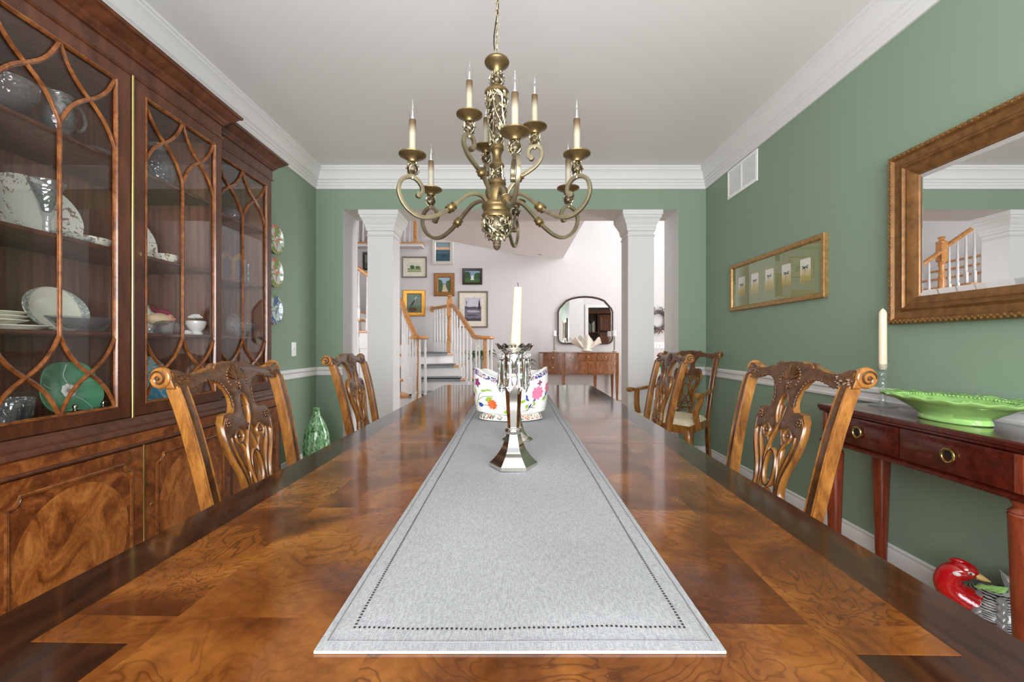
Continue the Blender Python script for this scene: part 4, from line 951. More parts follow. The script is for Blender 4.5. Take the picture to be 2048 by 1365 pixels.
for i in range(120):
    a = rnd.uniform(0, 6.28); r = rnd.uniform(.205, .258); q = rnd.uniform(0, 6.28); z = .08 + (r - .2) * .16
    c0 = Vector((r * .56 * math.cos(a), r * math.sin(a), z + .004)); d1 = Vector((math.cos(q), math.sin(q), 0)); d2 = Vector((-d1.y, d1.x, 0)); L = rnd.uniform(.012, .022)
    vs = [c0 - d1 * L * .5, c0 + d2 * L * .3 + Vector((0, 0, .001)), c0 + Vector((0, 0, .004)), c0 - d2 * L * .3 + Vector((0, 0, .001)), c0 + d1 * L * .6]
    m.add(vs, [(0, 1, 2), (0, 2, 3), (1, 4, 2), (2, 4, 3)])
for i in range(90):
    a = 2 * math.pi * i / 90; m.ball((.205 * .56 * math.cos(a), .205 * math.sin(a), .083), .0042, 6)
tag(m.build('rim_leaf_relief', M['ltgreen'], gp, smooth=60), kind='stuff')
# guinea-fowl style ceramic bird under the console
t = NT('black_white_feather_glaze'); t.set(Roughness=.25, Coat_Weight=.3)
wv = t.n('ShaderNodeTexWave', wave_type='RINGS', i_Scale=60, i_Distortion=3); t.l(t.coord(), wv.inputs[0]); t.l(t.ramp(wv.outputs['Fac'], [(.4, rgb(34, 32, 34)), (.6, rgb(176, 174, 172))]), t.b.inputs['Base Color']); M['feather'] = t.m
tk = empty('ceramic_turkey', (1.70, 1.50, 0), 'black and white feathered ceramic turkey with red head under the console', 'figurine', R(-48))
BP_ = [(.0, .07), (.03, .105), (.08, .128), (.13, .13), (.18, .112), (.215, .085), (.24, .05), (.25, .004)]
tk.scale = (.85, .85, .85)
MB().lathe([(r, z) for z, r in BP_], 32).map(lambda x, y, z: (x * 1.2, y * .9, z)).build('body', M['feather'], tk)
def fshape(L, w, n=10): return [(w * math.sin(math.pi * (i / n) ** .75), L * i / n) for i in range(n + 1)] + [(-w * math.sin(math.pi * (i / n) ** .75), L * i / n) for i in range(n - 1, 0, -1)]
fe = None
rnd = random.Random(5)
t2 = NT('barred_feather'); t2.set(Roughness=.25, Coat_Weight=.3)
sv = t2.n('ShaderNodeSeparateXYZ'); t2.l(t2.n('ShaderNodeTexCoord').outputs['Object'], sv.inputs[0]); ab = t2.n('ShaderNodeMath', operation='ABSOLUTE'); t2.l(sv.outputs[0], ab.inputs[0])
mm = t2.n('ShaderNodeMath', operation='MULTIPLY_ADD'); t2.l(ab.outputs[0], mm.inputs[0]); mm.inputs[1].default_value = 1.2; t2.l(sv.outputs[1], mm.inputs[2])
ms = t2.n('ShaderNodeMath', operation='MULTIPLY'); ms.inputs[1].default_value = 1500; t2.l(mm.outputs[0], ms.inputs[0]); sn = t2.n('ShaderNodeMath', operation='SINE'); t2.l(ms.outputs[0], sn.inputs[0])
t2.l(t2.ramp(sn.outputs[0], [(.1, rgb(48, 46, 48)), (.4, rgb(168, 166, 164))]), t2.b.inputs['Base Color'])
def fmesh(L, w):
    S = fshape(L, w); n = len(S); fm = MB(); fm.add([(x, y, 0) for x, y in S] + [(0, L * .55, w * .5)], [(i, (i + 1) % n, n) for i in range(n)]); return fm
for k in range(9):
    z = .225 - k * .022; n = 9 + k * 2
    for j in range(n):
        a = 2 * math.pi * (j + .5 * (k % 2)) / n; rr = interp(BP_, z)
        n3 = Vector((math.cos(a), math.sin(a), .5)).normalized(); p = Vector((rr * 1.2 * math.cos(a), rr * .9 * math.sin(a), z + .016)) + n3 * .003
        dn = (Vector((0, 0, -1)) + n3 * n3.z).normalized() + n3 * .12; dn.normalize(); sd = dn.cross(n3).normalized(); n4 = sd.cross(dn)
        T = Matrix(((sd.x, dn.x, n4.x, p.x), (sd.y, dn.y, n4.y, p.y), (sd.z, dn.z, n4.z, p.z), (0, 0, 0, 1)))
        if fe is None: fe = fmesh(.05, .017).build('feather', t2.m, tk); fe.matrix_local = T
        else: share(fe, 'feather', tk, T)
NK = cr([(-.06, -.05, .17), (-.115, -.055, .2), (-.135, -.06, .245), (-.115, -.06, .29), (-.075, -.06, .305)], 5)
MB().tube(NK, [.062 - .0015 * i for i in range(len(NK))], 18).ball((-.085, -.06, .31), .037, 16, sc=(1.15, .9, .95)).ball((-.10, -.06, .338), .016, 10, sc=(2, .8, .8)).build('head', M['red'], tk)
MB().ball((-.066, -.092, .312), .008, 8, sc=(1.3, .5, .8)).build('eye', M['porc'], tk); MB().ball((-.067, -.0965, .312), .0038, 8).build('pupil', M['black'], tk)
MB().ball((-.108, -.096, .296), .013, 8, sc=(1.1, .5, .7)).build('cheek_spot', M['porc'], tk)
MB().lathe([(.018, 0), (.015, .016), (.002, .04)], 12, axis='x').map(lambda x, y, z: (x - .052, y - .06, z * .85 + .3 - x * .3)).build('beak', plain('horn_glaze', rgb(206, 170, 110), .25, 0, .1), tk)
for k, (x, q) in enumerate(((-.03, -20), (-.005, 10), (.02, 30))):
    o = fmesh(.06, .02).build('garland_leaf', M['ltgreen'], tk); o.location = (x - .03, -.085, .262); o.rotation_euler = (R(20), R(10), R(-80 + q))
for j in range(9):
    o = fmesh(.17, .026).build('tail_feather', t2.m, tk); o.location = (.10, .03, .17); o.rotation_euler = (R(78), 0, R(10)); o.rotation_euler.rotate_axis('Z', R(-50 + 10 * j))
# ------------------------------------------------------------------ green floor vase and wall plates on the left
t = NT('crackled_green_glass'); t.set(Roughness=.12, Coat_Weight=.4)
vo = t.noise(t.coord('Object', (1, 1, .35)), 60, 4, .7, 1.2); t.l(t.ramp(vo.outputs[0], [(.38, rgb(40, 92, 56)), (.48, rgb(104, 158, 104)), (.56, rgb(150, 196, 142)), (.66, rgb(206, 226, 198))]), t.b.inputs['Base Color']); t.bump(vo.outputs[0], .2)
gv = empty('green_floor_vase', (-1.66, 3.58, 0), 'mottled green glass floor vase in the far left corner', 'vase')
MB().lathe([(.07, 0), (.09, .02), (.105, .12), (.108, .22), (.097, .32), (.07, .40), (.042, .455), (.028, .49), (.025, .52), (.029, .536), (.024, .536), (.022, .5)], 36).build('body', t.m, gv)
for i, (py, mt, lb_) in enumerate(((479.5, 'parrot', 'round painted parrot plate, uppermost of three on the left wall'), (545.5, 'parrot', 'round painted bird plate, middle of three on the left wall'), (619.5, 'parrot2', 'round painted bird plate, lowest of three on the left wall'))):
    px = 546.5 - i * 1.2; d = -XL * F / (VX - px)
    w = W(px, py, d); p = empty('wall_plate', (XL + .001, d, w.z), lb_, 'plate', 0, 'painted plates on the left wall')
    pr = [(.06, .002), (.075, .006), (.112, .02), (.1145, .022), (.112, .024), (.076, .011), (.06, .009), (.001, .009)]
    o = MB().lathe(pr, 40).build('plate', M[mt], p); o.rotation_euler = (0, R(90), 0)
    o2 = MB().tube([(.1135 * math.cos(a), .1135 * math.sin(a), .022) for a in [2 * math.pi * k / 40 for k in range(40)]], .0016, 6, closed=True).build('rim_line', flat((196, 110, 80), .3), p); o2.rotation_euler = (0, R(90), 0)
# ------------------------------------------------------------------ staircase in the foyer
st = empty('staircase', (-1.6, 6.4, 0), 'white staircase with honey oak treads and handrails curving up through the foyer', 'staircase')
SO = Vector((1.6, -6.4, 0))
def stb(m, name, mat, parent=st, **k): return m.map(lambda x, y, z: (x + 1.6, y - 6.4, z)).build(name, mat, parent, **k)
steps = [(.189, (-1.66, 5.35), (-.32, 5.35)), (.378, (-1.66, 5.78), (-.46, 5.78)), (.567, (-1.64, 6.2), (-.656, 6.2)), (.744, (-1.70, 6.42), (-.823, 6.6)), (.918, (-1.78, 6.5), (-1.02, 7.2))]
def back(i): return (steps[i + 1][1], steps[i + 1][2]) if i + 1 < len(steps) else ((-1.78, 8.19), (-.95, 8.19))
def tread(poly, z, nose, carpet=None):
    b = stb(MB().prism(poly, 'xy', 0.0, z - .028), 'riser_block', M['white'], smooth=0)
    cx = sum(p[0] for p in poly) / len(poly); cy = sum(p[1] for p in poly) / len(poly)
    stb(MB().prism(nose, 'xy', z - .028, z), 'tread', M['oak'], bevel=.006)
    if carpet: stb(MB().prism(carpet, 'xy', z, z + .012).prism([carpet[0], carpet[1], (carpet[1][0], carpet[1][1] + .02), (carpet[0][0], carpet[0][1] + .02)], 'xy', z - .034, z + .012), 'carpet_runner', M['carpet'])
for i, (z, a, b) in enumerate(steps):
    c, d = back(i); c = (c[0], c[1] + .02); d = (d[0], d[1] + .02)
    poly = [a, b, (b[0] - .0, d[1]), (a[0], c[1])] if i < 4 else [a, b, (-.95, 8.18), (-1.78, 8.18)]
    nose = [(a[0] - .03, a[1] - .035), (b[0] + .035, b[1] - .035), (poly[2][0] + .035, poly[2][1]), (poly[3][0] - .03, poly[3][1])]
    if i == 4: nose[2] = (-.92, 8.18); nose[3] = (-1.78, 8.18); nose[0] = (a[0], a[1] - .035)
    f = lambda u: (nose[0][0] + (nose[1][0] - nose[0][0]) * u, nose[0][1] + (nose[1][1] - nose[0][1]) * u - .008)
    g_ = lambda u: (nose[3][0] + (nose[2][0] - nose[3][0]) * u, nose[3][1] + (nose[2][1] - nose[3][1]) * u)
    tread(poly, z, nose, [f(.22), f(.86), g_(.86), g_(.22)])
for k in range(9):       # upper flight rising to the left
    x1 = -1.78 - .25 * k; x0 = x1 - .25; z = 1.093 + .175 * k; yf = 6.30 - .02 * k
    poly = [(x0, yf), (x1, yf), (x1, 7.3), (x0, 7.3)]
    stb(MB().prism(poly, 'xy', 0, z - .028), 'riser_block', M['white'], smooth=0)
    stb(MB().prism([(x0 - .0, yf - .04), (x1 + .035, yf - .04), (x1 + .035, 7.3), (x0, 7.3)], 'xy', z - .028, z), 'tread', M['oak'], bevel=.006)
    stb(MB().prism([(x0, yf - .012), (x1, yf - .012), (x1, yf), (x0, yf)], 'xy', z - .26, z - .028), 'stringer_bracket', M['white'], smooth=0)
def rail(P, name='handrail'):
    sec = [(-1, -.5), (-.9, .1), (-1, .35), (-.7, .85), (0, 1.05), (.7, .85), (1, .35), (.9, .1), (1, -.5), (.5, -.8), (-.5, -.8)]
    return stb(MB().tube(cr(P, 5), .032, sec=sec, up=(0, 0, 1)), name, M['oak'], smooth=50)
BAL = {}
def baluster(x, y, z0, z1):
    h = round(z1 - z0, 2)
    if h not in BAL:
        q = .22 * h
        m = MB().box(-.019, .019, -.019, .019, 0, q).lathe([(.019, q), (.022, q + .012), (.013, q + .024), (.019, q + .04), (.02, q + .10), (.016, h * .62), (.0125, h * .8), (.017, h * .86), (.011, h * .9), (.012, h)], 10)
        BAL[h] = m.build('baluster', M['white'], st, smooth=40); BAL[h].location = (x + 1.6, y - 6.4, z0)
    else: share(BAL[h], 'baluster', st, Matrix.Translation((x + 1.6, y - 6.4, z0)))
def along(P, t):
    P = [Vector(p) for p in P]; L = [(P[i + 1] - P[i]).length for i in range(len(P) - 1)]; s = t * sum(L)
    for i, l in enumerate(L):
        if s <= l + 1e-9: return P[i].lerp(P[i + 1], s / l)
        s -= l
    return P[-1]
def newel(x, y, z0, z1, r=.034, cap=True, big=False):
    h = z1 - z0
    if big:
        m = MB().box(-.046, .046, -.046, .046, 0, h * .22).lathe([(.046, h * .22), (.05, h * .24), (.034, h * .26), (.044, h * .3), (.038, h * .45), (.03, h * .56), (.044, h * .6), (.034, h * .62), (.046, h * .64)], 16).box(-.046, .046, -.046, .046, h * .64, h * .93).lathe([(.046, h * .93), (.03, h * .945), (.026, h * .955), (.045, h * .975), (.038, h * .995), (.01, h)], 16)
    else:
        m = MB().box(-.03, .03, -.03, .03, 0, h * .22).lathe([(.03, h * .22), (.034, h * .24), (.024, h * .26), (.031, h * .29), (.033, h * .36), (.026, h * .6), (.022, h * .8), (.03, h * .85), (.022, h * .88), (.024, h)], 16)
    o = m.build('newel_post', M['oak'], st, smooth=40); o.location = (x + 1.6, y - 6.4, z0)
def volute(x, y, z):
    stb(MB().lathe([(.02, z - .022), (.1, z - .022), (.122, z - .012), (.125, z), (.118, z + .014), (.09, z + .022), (.01, z + .024)], 28, (x, y, 0)), 'volute_cap', M['oak'])
def under(x, y):
    best = 0
    for i, (z, a, b) in enumerate(steps):
        t = (x - a[0]) / (b[0] - a[0]); 
        if y >= a[1] + (b[1] - a[1]) * t - .05: best = z
    return best
# left-hand rail
LV = (-1.245, 5.6, 1.156)
LP = [(-1.29, 5.66, 1.165), (-1.36, 5.78, 1.25), (-1.5, 6.0, 1.44), (-1.66, 6.28, 1.70), (-1.85, 6.3, 1.88), (-2.11, 6.28, 2.06), (-2.45, 6.24, 2.30), (-2.62, 6.24, 2.42)]
volute(*LV); rail(LP); newel(LV[0], LV[1], .189, 1.135)
for dx, dy in ((.085, -.02), (.03, -.09), (-.06, -.075), (.07, .07)): baluster(LV[0] + dx, LV[1] + dy, .189, 1.139)
for i in range(6):
    p = along(LP[:4], .05 + i * .165); baluster(p.x, p.y, under(p.x, p.y), p.z - .02)
for i in range(7):
    x = -1.80 - i * .125; k = int((-1.78 - x) / .25); zr = interp([(-2.62, 2.42), (-2.45, 2.30), (-2.11, 2.06), (-1.85, 1.88), (-1.6, 1.66)], x); baluster(x, 6.33, 1.093 + .175 * k, zr - .02)
newel(-2.68, 6.27, 1.093 + .175 * 3, 2.66, big=True)
rail([(-2.72, 6.26, 2.50), (-3.2, 6.24, 2.84), (-3.95, 6.2, 3.35)])
for i in range(9):
    x = -2.82 - i * .125; k = min(8, int((-1.78 - x) / .25)); baluster(x, 6.30, 1.093 + .175 * k, 2.48 + (-2.72 - x) * .70)
# right-hand rail
RV = (-.375, 5.6, 1.156)
RP = [(-.44, 5.63, 1.158), (-.52, 5.72, 1.165), (-.58, 5.9, 1.235), (-.78, 6.45, 1.47), (-1.0, 7.1, 1.70), (-1.09, 7.36, 1.735)]
volute(*RV); rail(RP); newel(RV[0], RV[1], .189, 1.135)
for dx, dy in ((.085, -.02), (.04, -.085), (-.07, -.07)): baluster(RV[0] + dx, RV[1] + dy, .189, 1.139)
for i in range(8):
    p = along(RP, .03 + i * .122); baluster(p.x - .02, p.y, under(p.x - .03, p.y), p.z - .02)
newel(-1.11, 7.40, .918, 1.93, big=True)
BP = [(-1.15, 7.44, 1.735), (-1.35, 7.8, 1.745), (-1.55, 8.17, 1.755)]
rail(BP)
for i in range(5):
    p = along(BP, .12 + i * .19); baluster(p.x, p.y, .918, p.z - .02)
stb(MB().lathe([(.02, -.03), (.055, -.02), (.06, 0), (.02, .004)], 20, axis='y').map(lambda x, y, z: (x - 1.56, y + 8.19, z + 1.75)), 'rail_rosette', M['oak'])
# upstairs landing along the back wall
ul = empty('upper_landing', (-2.86, 8.07, 2.9), 'white upstairs landing edge with oak nosing and balusters above the stairs', 'landing')
MB().box(-1.12, 1.14, -.10, .125, .01, .06).build('landing_edge', M['white'], ul, smooth=0)
MB().box(-1.12, 1.155, -.125, .125, .06, .085).build('oak_nosing', M['oak'], ul, bevel=.006)
bb = None
for i in range(22):
    x = -1.05 + i * .098
    if i in (9, 21): MB().box(x - .03, x + .03, -.09, -.03, .085, 1.05).build('landing_post', M['oak'], ul, bevel=.005); continue
    T = Matrix.Translation((x, -.06, .085))
    if bb is None: bb = MB().box(-.016, .016, -.016, .016, 0, .2).lathe([(.016, .2), (.019, .22), (.012, .24), (.017, .3), (.011, .8), (.011, .88)], 10).build('baluster', M['white'], ul); bb.matrix_local = T
    else: share(bb, 'baluster', ul, T)
MB().tube([(-1.1, -.06, .98), (1.1, -.06, .98)], .03, 8).build('handrail', M['oak'], ul)
# ------------------------------------------------------------------ pictures on the foyer wall
def picture(px0, py0, px1, py1, label, fmat, fw, mat_w, art, matc=(222, 216, 200), fd=.03, name='framed_picture'):
    a, b = W(px0, py1, FY), W(px1, py0, FY); w, h = b.x - a.x, b.z - a.z
    e = empty(name, ((a.x + b.x) / 2, FY - .001, (a.z + b.z) / 2), label, 'picture')
    MB().mitre([(0, 0), (0, fd * .8), (fw * .15, fd), (fw * .5, fd * .8), (fw * .85, fd * .75), (fw, fd * .4), (fw, .003)], -w / 2, w / 2, -h / 2, h / 2, lambda u, v, q: (u, -q, v)).build('frame', fmat, e, smooth=25)
    x1, z1 = w / 2 - fw, h / 2 - fw
    if mat_w: MB().box(-x1, x1, -.007, -.002, -z1, z1).build('mat_board', flat(matc), e, smooth=0)
    x1 -= mat_w; z1 -= mat_w; y = -.0075; mats, m = [], MB()
    for i, (c, poly) in enumerate(art):
        mt = flat(c); 
        if mt not in mats: mats.append(mt)
        m.add([((2 * u - 1) * x1, y - .0004 * i, (2 * v - 1) * z1) for u, v in poly], [tuple(range(len(poly)))], mats.index(mt))
    if len(mats) == 1: mats = mats[0]
    o = m.build('painting', mats, e, smooth=0)
    return e
def bandp(v0, v1, wob=0, n=10, seed=0):
    r = random.Random(seed); up = [(i / n, min(1, max(0, v1 + r.uniform(-wob, wob)))) for i in range(n + 1)]
    return [(0, v0)] + [(1, v0)] + up[::-1] if True else None
def blob(cx, cy, rx, ry, n=12, seed=0):
    r = random.Random(seed); return [(cx + rx * math.cos(2 * math.pi * i / n) * r.uniform(.8, 1.1), cy + ry * math.sin(2 * math.pi * i / n) * r.uniform(.8, 1.1)) for i in range(n)]
FULL = [(0, 0), (1, 0), (1, 1), (0, 1)]
silverf = plain('silver_white_frame', rgb(206, 202, 196), .4, .2, .1, 40); brownf = plain('grey_brown_frame', rgb(120, 108, 96), .5, 0, .2, 40); darkf = plain('dark_walnut_frame', rgb(48, 30, 22), .35, 0, .2, 30); goldm = plain('dull_gold_frame', rgb(140, 96, 48), .4, .4, .25, 40); goldb = plain('bright_gold_frame', rgb(196, 140, 50), .32, .6, .25, 40)
picture(864.5, 479, 907, 530, 'seascape at sunset in a pale silver frame, topmost on the foyer wall', silverf, .07, 0, [((70, 108, 128), FULL), ((216, 170, 140), bandp(.62, .76, .02)), ((128, 150, 160), bandp(.76, .99)), ((60, 92, 84), bandp(.5, .58, .02)), ((44, 78, 92), bandp(0, .42, .03)), ((30, 44, 44), blob(.6, .3, .2, .05))])
picture(804, 514, 853.7, 556, 'small green watercolour landscape with wide cream mat in a thin grey frame', brownf, .025, .085, [((206, 208, 190), FULL), ((134, 152, 100), bandp(0, .38, .05)), ((70, 92, 56), blob(.35, .52, .18, .2)), ((84, 106, 66), blob(.75, .5, .2, .15)), ((176, 182, 150), bandp(.1, .2, .03))])
picture(868, 547, 909, 593, 'sandy path painting in a broad dull gold frame, middle of the foyer wall', goldm, .085, 0, [((150, 178, 196), FULL), ((64, 88, 52), [(0, 0), (.35, 0), (.4, .5), (.3, .8), (0, .9)]), ((70, 92, 56), [(1, 0), (.8, 0), (.62, .5), (.7, .75), (1, .85)]), ((198, 180, 150), [(.3, 0), (.85, 0), (.6, .5), (.45, .5)]), ((100, 140, 160), [(.4, .5), (.62, .5), (.62, .58), (.38, .58)])])
picture(924.8, 537.5, 964.8, 570, 'small dark framed painting of a lawn avenue, at the upper right of the group', darkf, .045, 0, [((126, 156, 176), FULL), ((58, 96, 44), bandp(0, .45, .03)), ((40, 72, 34), [(0, .3), (.35, .4), (.38, .8), (.2, .95), (0, .9)]), ((46, 78, 38), [(1, .3), (.65, .4), (.62, .7), (.8, .85), (1, .8)]), ((214, 216, 214), [(.38, .2), (.62, .2), (.54, .6), (.46, .6)])])
picture(806, 581, 850.6, 633, 'painting of a wading bird in a bright gold frame beside the stair rail', goldb, .075, 0, [((120, 138, 130), FULL), ((98, 120, 92), bandp(0, .35, .03)), ((92, 58, 40), blob(.42, .16, .3, .12)), ((44, 50, 66), [(.2, .28), (.36, .38), (.58, .62), (.64, .74), (.5, .66), (.3, .46)]), ((206, 208, 204), [(.55, .55), (.6, .72), (.72, .84), (.66, .88), (.56, .78)]), ((60, 60, 62), [(.68, .86), (.94, .95), (.7, .9)]), ((70, 60, 50), [(.4, .2), (.42, .2), (.44, .45), (.41, .45)])])
picture(916, 583, 976, 656, 'black and white winter lake photograph with cream mat, largest on the foyer wall', brownf, .03, .10, [((158, 158, 172), FULL), ((196, 196, 206), bandp(.62, .98)), ((84, 82, 96), bandp(.5, .62, .03)), ((110, 108, 122), bandp(0, .5, .02)), ((176, 176, 188), blob(.5, .42, .4, .05)), ((60, 58, 70), bandp(0, .12, .05)), ((42, 40, 50), [(.82, .5), (.95, .5), (.93, .8), (.88, .95), (.83, .75)]), ((50, 48, 58), [(.1, .5), (.13, .5), (.12, .75), (.22, .95), (.12, .8), (.04, .95), (.1, .72)]), ((66, 64, 76), blob(.45, .25, .35, .03))])
picture(726, 505, 760, 541, 'dark framed picture hanging behind the left column above the stairs', darkf, .04, 0, [((120, 124, 110), FULL), ((70, 86, 60), bandp(0, .4, .05))])
# ------------------------------------------------------------------ bow-front sideboard, mirror and what stands on it
sbx = (W(1075, 0, 7.75).x + W(1243, 0, 7.75).x) / 2; HWs = .72
sbd = empty('sideboard', (sbx, FY - .03, 0), 'bow-front mahogany sideboard on tapered legs against the foyer wall', 'sideboard')
M['side'] = wood('sideboard_mahogany', rgb(84, 48, 26), rgb(114, 70, 40), rgb(144, 94, 58), (3, 3, 1), 6, 1.0, .25, .4, .02)
def front(x, e=0): return -.40 - .12 * math.cos(x / HWs * math.pi / 2) - e
xs = [-HWs + 2 * HWs * i / 28 for i in range(29)]
top_ = [(x * 1.015, front(x, .015)) for x in xs] + [(HWs * 1.015, 0), (-HWs * 1.015, 0)]
MB().prism(top_, 'xy', .905, .925).build('top', M['side'], sbd, bevel=.003)
MB().prism([(x, front(x)) for x in xs] + [(HWs, 0), (-HWs, 0)], 'xy', .525, .906).build('carcase', M['side'], sbd, smooth=20)
def sfront(x0, x1, z0, z1, name, knob):
    q = [x0 + (x1 - x0) * i / 8 for i in range(9)]
    o = MB().prism([(x, front(x, .012)) for x in q] + [(x, front(x, -.002)) for x in reversed(q)], 'xy', z0, z1).build(name, M['side'], sbd, smooth=20)
    for k in knob:
        x = x0 + (x1 - x0) * k; MB().ball((x, front(x, .018), (z0 + z1) / 2), .014, 10).build('pull', M['brass'], o)
sfront(-.66, -.33, .76, .89, 'drawer', (.5,)); sfront(-.66, -.33, .545, .748, 'drawer', (.5,)); sfront(-.27, .24, .78, .89, 'drawer', (.2, .8)); sfront(-.27, -.02, .545, .768, 'cupboard_door', ()); sfront(-.01, .24, .545, .768, 'cupboard_door', ()); sfront(.30, .62, .78, .89, 'drawer', (.5,)); sfront(.30, .62, .545, .768, 'cupboard_door', ())
for x, y in ((-HWs + .03, -.37), (-.30, -.50), (.27, -.50), (HWs - .03, -.37), (-HWs + .04, -.05), (HWs - .04, -.05)):
    f0 = front(x, .008) if y < -.2 else y - .02
    m = MB()
    for z, r in ((0, .013), (.1, .016), (.53, .028)): m.v += [(x - r, f0 - (0 if z > .4 else -.008), z), (x + r, f0 - (0 if z > .4 else -.008), z), (x + r, f0 + 2 * r, z), (x - r, f0 + 2 * r, z)]
    for j in range(2):
        for k in range(4): m.f.append((j * 4 + k, j * 4 + (k + 1) % 4, j * 4 + 4 + (k + 1) % 4, j * 4 + 4 + k)); m.m.append(0)
    m.f += [(3, 2, 1, 0), (8, 9, 10, 11)]; m.m += [0, 0]
    if y < -.2: m.box(x - .028, x + .028, f0, f0 + .03, .525, .906)
    m.build('leg', M['side'], sbd, smooth=0)
fm_ = empty('arched_mirror', (W(1170, 0, FY).x, FY - .002, W(0, 641, FY).z), 'arched looking-glass in a slim dark frame above the sideboard', 'mirror')
hw_, hh_ = 111 / 2 / F * FY, 96 / 2 / F * FY
def archp(s): 
    a, b = hw_ - s, hh_ - s; P = []; r = .1
    P += [(-a + r - r * math.cos(R(q)), -b + r - r * math.sin(R(q))) for q in (90, 60, 30, 0)]
    P += [(-a, b * .35)] + [(-a + .02, b * .48), (-a * .86, b * .62)] + [(a * q, b * (.62 + .38 * (1 - (q / .86) ** 2) ** .55)) for q in (-.7, -.5, -.25, 0, .25, .5, .7)] + [(a * .86, b * .62), (a - .02, b * .48), (a, b * .35)]
    P += [(a - r + r * math.cos(R(q)), -b + r - r * math.sin(R(q))) for q in (0, 30, 60, 90)]
    return P
P = archp(.014); MB().tube([(x, -.018, z) for x, z in P], .017, sec=[(-1, -1), (1, -1), (1, .6), (.3, 1), (-1, .8)], up=(0, -1, 0), closed=True).build('frame', plain('dark_bronze_wood', rgb(66, 48, 38), .35, .2, .2), fm_, smooth=40)
MB().prism(archp(.016), 'xz', -.012, -.002).build('mirror_glass', M['mirror'], fm_, smooth=0)
SZ = .9255
def pillar(px, label, cl_):
    w = W(px, 0, 7.95); e = empty('spiral_candlestick', (w.x, 7.98, SZ), label, 'candlestick')
    pr = [(.045, 0), (.048, .008), (.02, .02), (.01, .04)]
    for k in range(9): pr += [(.022, .05 + k * .026), (.009, .062 + k * .026)]
    pr += [(.012, .288), (.045, .295), (.045, .3)]
    MB().lathe(pr, 14).build('stick', M['crystal'] if False else plain('silvered_stack_glass', rgb(176, 168, 150), .25, .4, .1), e, smooth=40)
    k = empty('pillar_candle', (w.x, 7.98, SZ + .3005), cl_, 'candle'); MB().lathe([(.037, 0), (.037, .095), (.03, .1), (.01, .096)], 18).build('wax_body', plain('white_wax', rgb(236, 234, 230), .5, 0, .02), k)
    MB().tube([(0, 0, .094), (0, 0, .108)], .0015, 5).build('wick', M['black'], k)
pillar(1109, 'stacked-bead candlestick at the left end of the sideboard', 'white pillar candle at the left end of the sideboard')
pillar(1229.5, 'stacked-bead candlestick at the right end of the sideboard', 'white pillar candle at the right end of the sideboard')
cs_ = empty('clam_shell', (W(1173, 0, 7.85).x, 7.86, SZ), 'large fluted white clam shell standing on the sideboard', 'shell')
def shell(u, v):
    a = (2 * u - 1) * 1.15; rib_ = math.cos(a * 8.2); r = (.07 + .20 * v) ; z = .05 + .22 * v * (1 + .28 * rib_ * v) * (1 - .25 * abs(a))
    return (math.sin(a) * r * 1.15, -.05 - .05 * v - .03 * rib_ * v + .1 * (1 - math.cos(a)), z)
m = MB().grid(shell, 60, 12); k = len(m.v); m.v += [(x, y + .014, z) for x, y, z in m.v]; m.f += [tuple(i + k for i in reversed(f)) for f in m.f[:]]; m.m = [0] * len(m.f)
for j in range(11): 
    for a in (0, 59): m.f.append((j * 60 + a, (j + 1) * 60 + a, (j + 1) * 60 + a + k, j * 60 + a + k)); m.m.append(0)
for i in range(59):
    for r0 in (0, 11 * 60): m.f.append((r0 + i, r0 + i + 1, r0 + i + 1 + k, r0 + i + k)); m.m.append(0)
m.build('upper_valve', plain('chalky_shell', rgb(226, 220, 206), .6, 0, .08, 20, .2), cs_, smooth=60)
MB().ball((0, -.03, .03), .03, 14, sc=(3.2, 2, 1)).build('lower_valve', plain('chalky_shell_base', rgb(216, 208, 192), .6, 0, .08, 20, .2), cs_)
# wreath, thermostat switches
wr = empty('wreath', (2.79, FY - .002, 1.53), 'round dried-leaf wreath on the foyer wall right of the column', 'wreath')
MB().tube([(.165 * math.cos(a), -.04, .165 * math.sin(a)) for a in [2 * math.pi * k / 32 for k in range(32)]], .035, 8, closed=True).build('ring', flat((84, 72, 66)), wr)
rnd = random.Random(8); wl = None; wmat = plain('dried_magnolia_leaf', rgb(120, 104, 100), .6, 0, .3, 20)
for k in range(110):
    a = rnd.uniform(0, 6.28); q = rnd.uniform(0, 6.28); rr = .165 + .045 * math.cos(q)
    p = Vector((rr * math.cos(a), -.04 - .035 * abs(math.sin(q)) - .008, rr * math.sin(a)))
    T = Matrix.Translation(p) @ Matrix.Rotation(-a + rnd.uniform(-.6, .6) + R(90), 4, 'Y') @ Matrix.Rotation(rnd.uniform(-.7, .2), 4, 'X')
    if wl is None: wl = MB().add([(0, 0, 0), (.014, -.004, .03), (0, -.012, .035), (-.014, -.004, .03), (0, -.006, .075)], [(0, 1, 2), (0, 2, 3), (1, 4, 2), (2, 4, 3)]).build('leaf', wmat, wr); wl.matrix_local = T
    else: share(wl, 'leaf', wr, T)
sp_ = empty('switch_panel', (2.80, FY - .001, 1.05), 'white three-gang switch plate on the foyer wall under the wreath', 'switch')
MB().box(-.13, .13, -.006, 0, -.06, .06).build('cover_plate', M['plastic'], sp_, bevel=.002)
for x in (-.08, -.025, .03, .085): MB().box(x - .012, x + .012, -.012, -.005, -.03, .03).build('rocker', M['plastic'], sp_, bevel=.002)
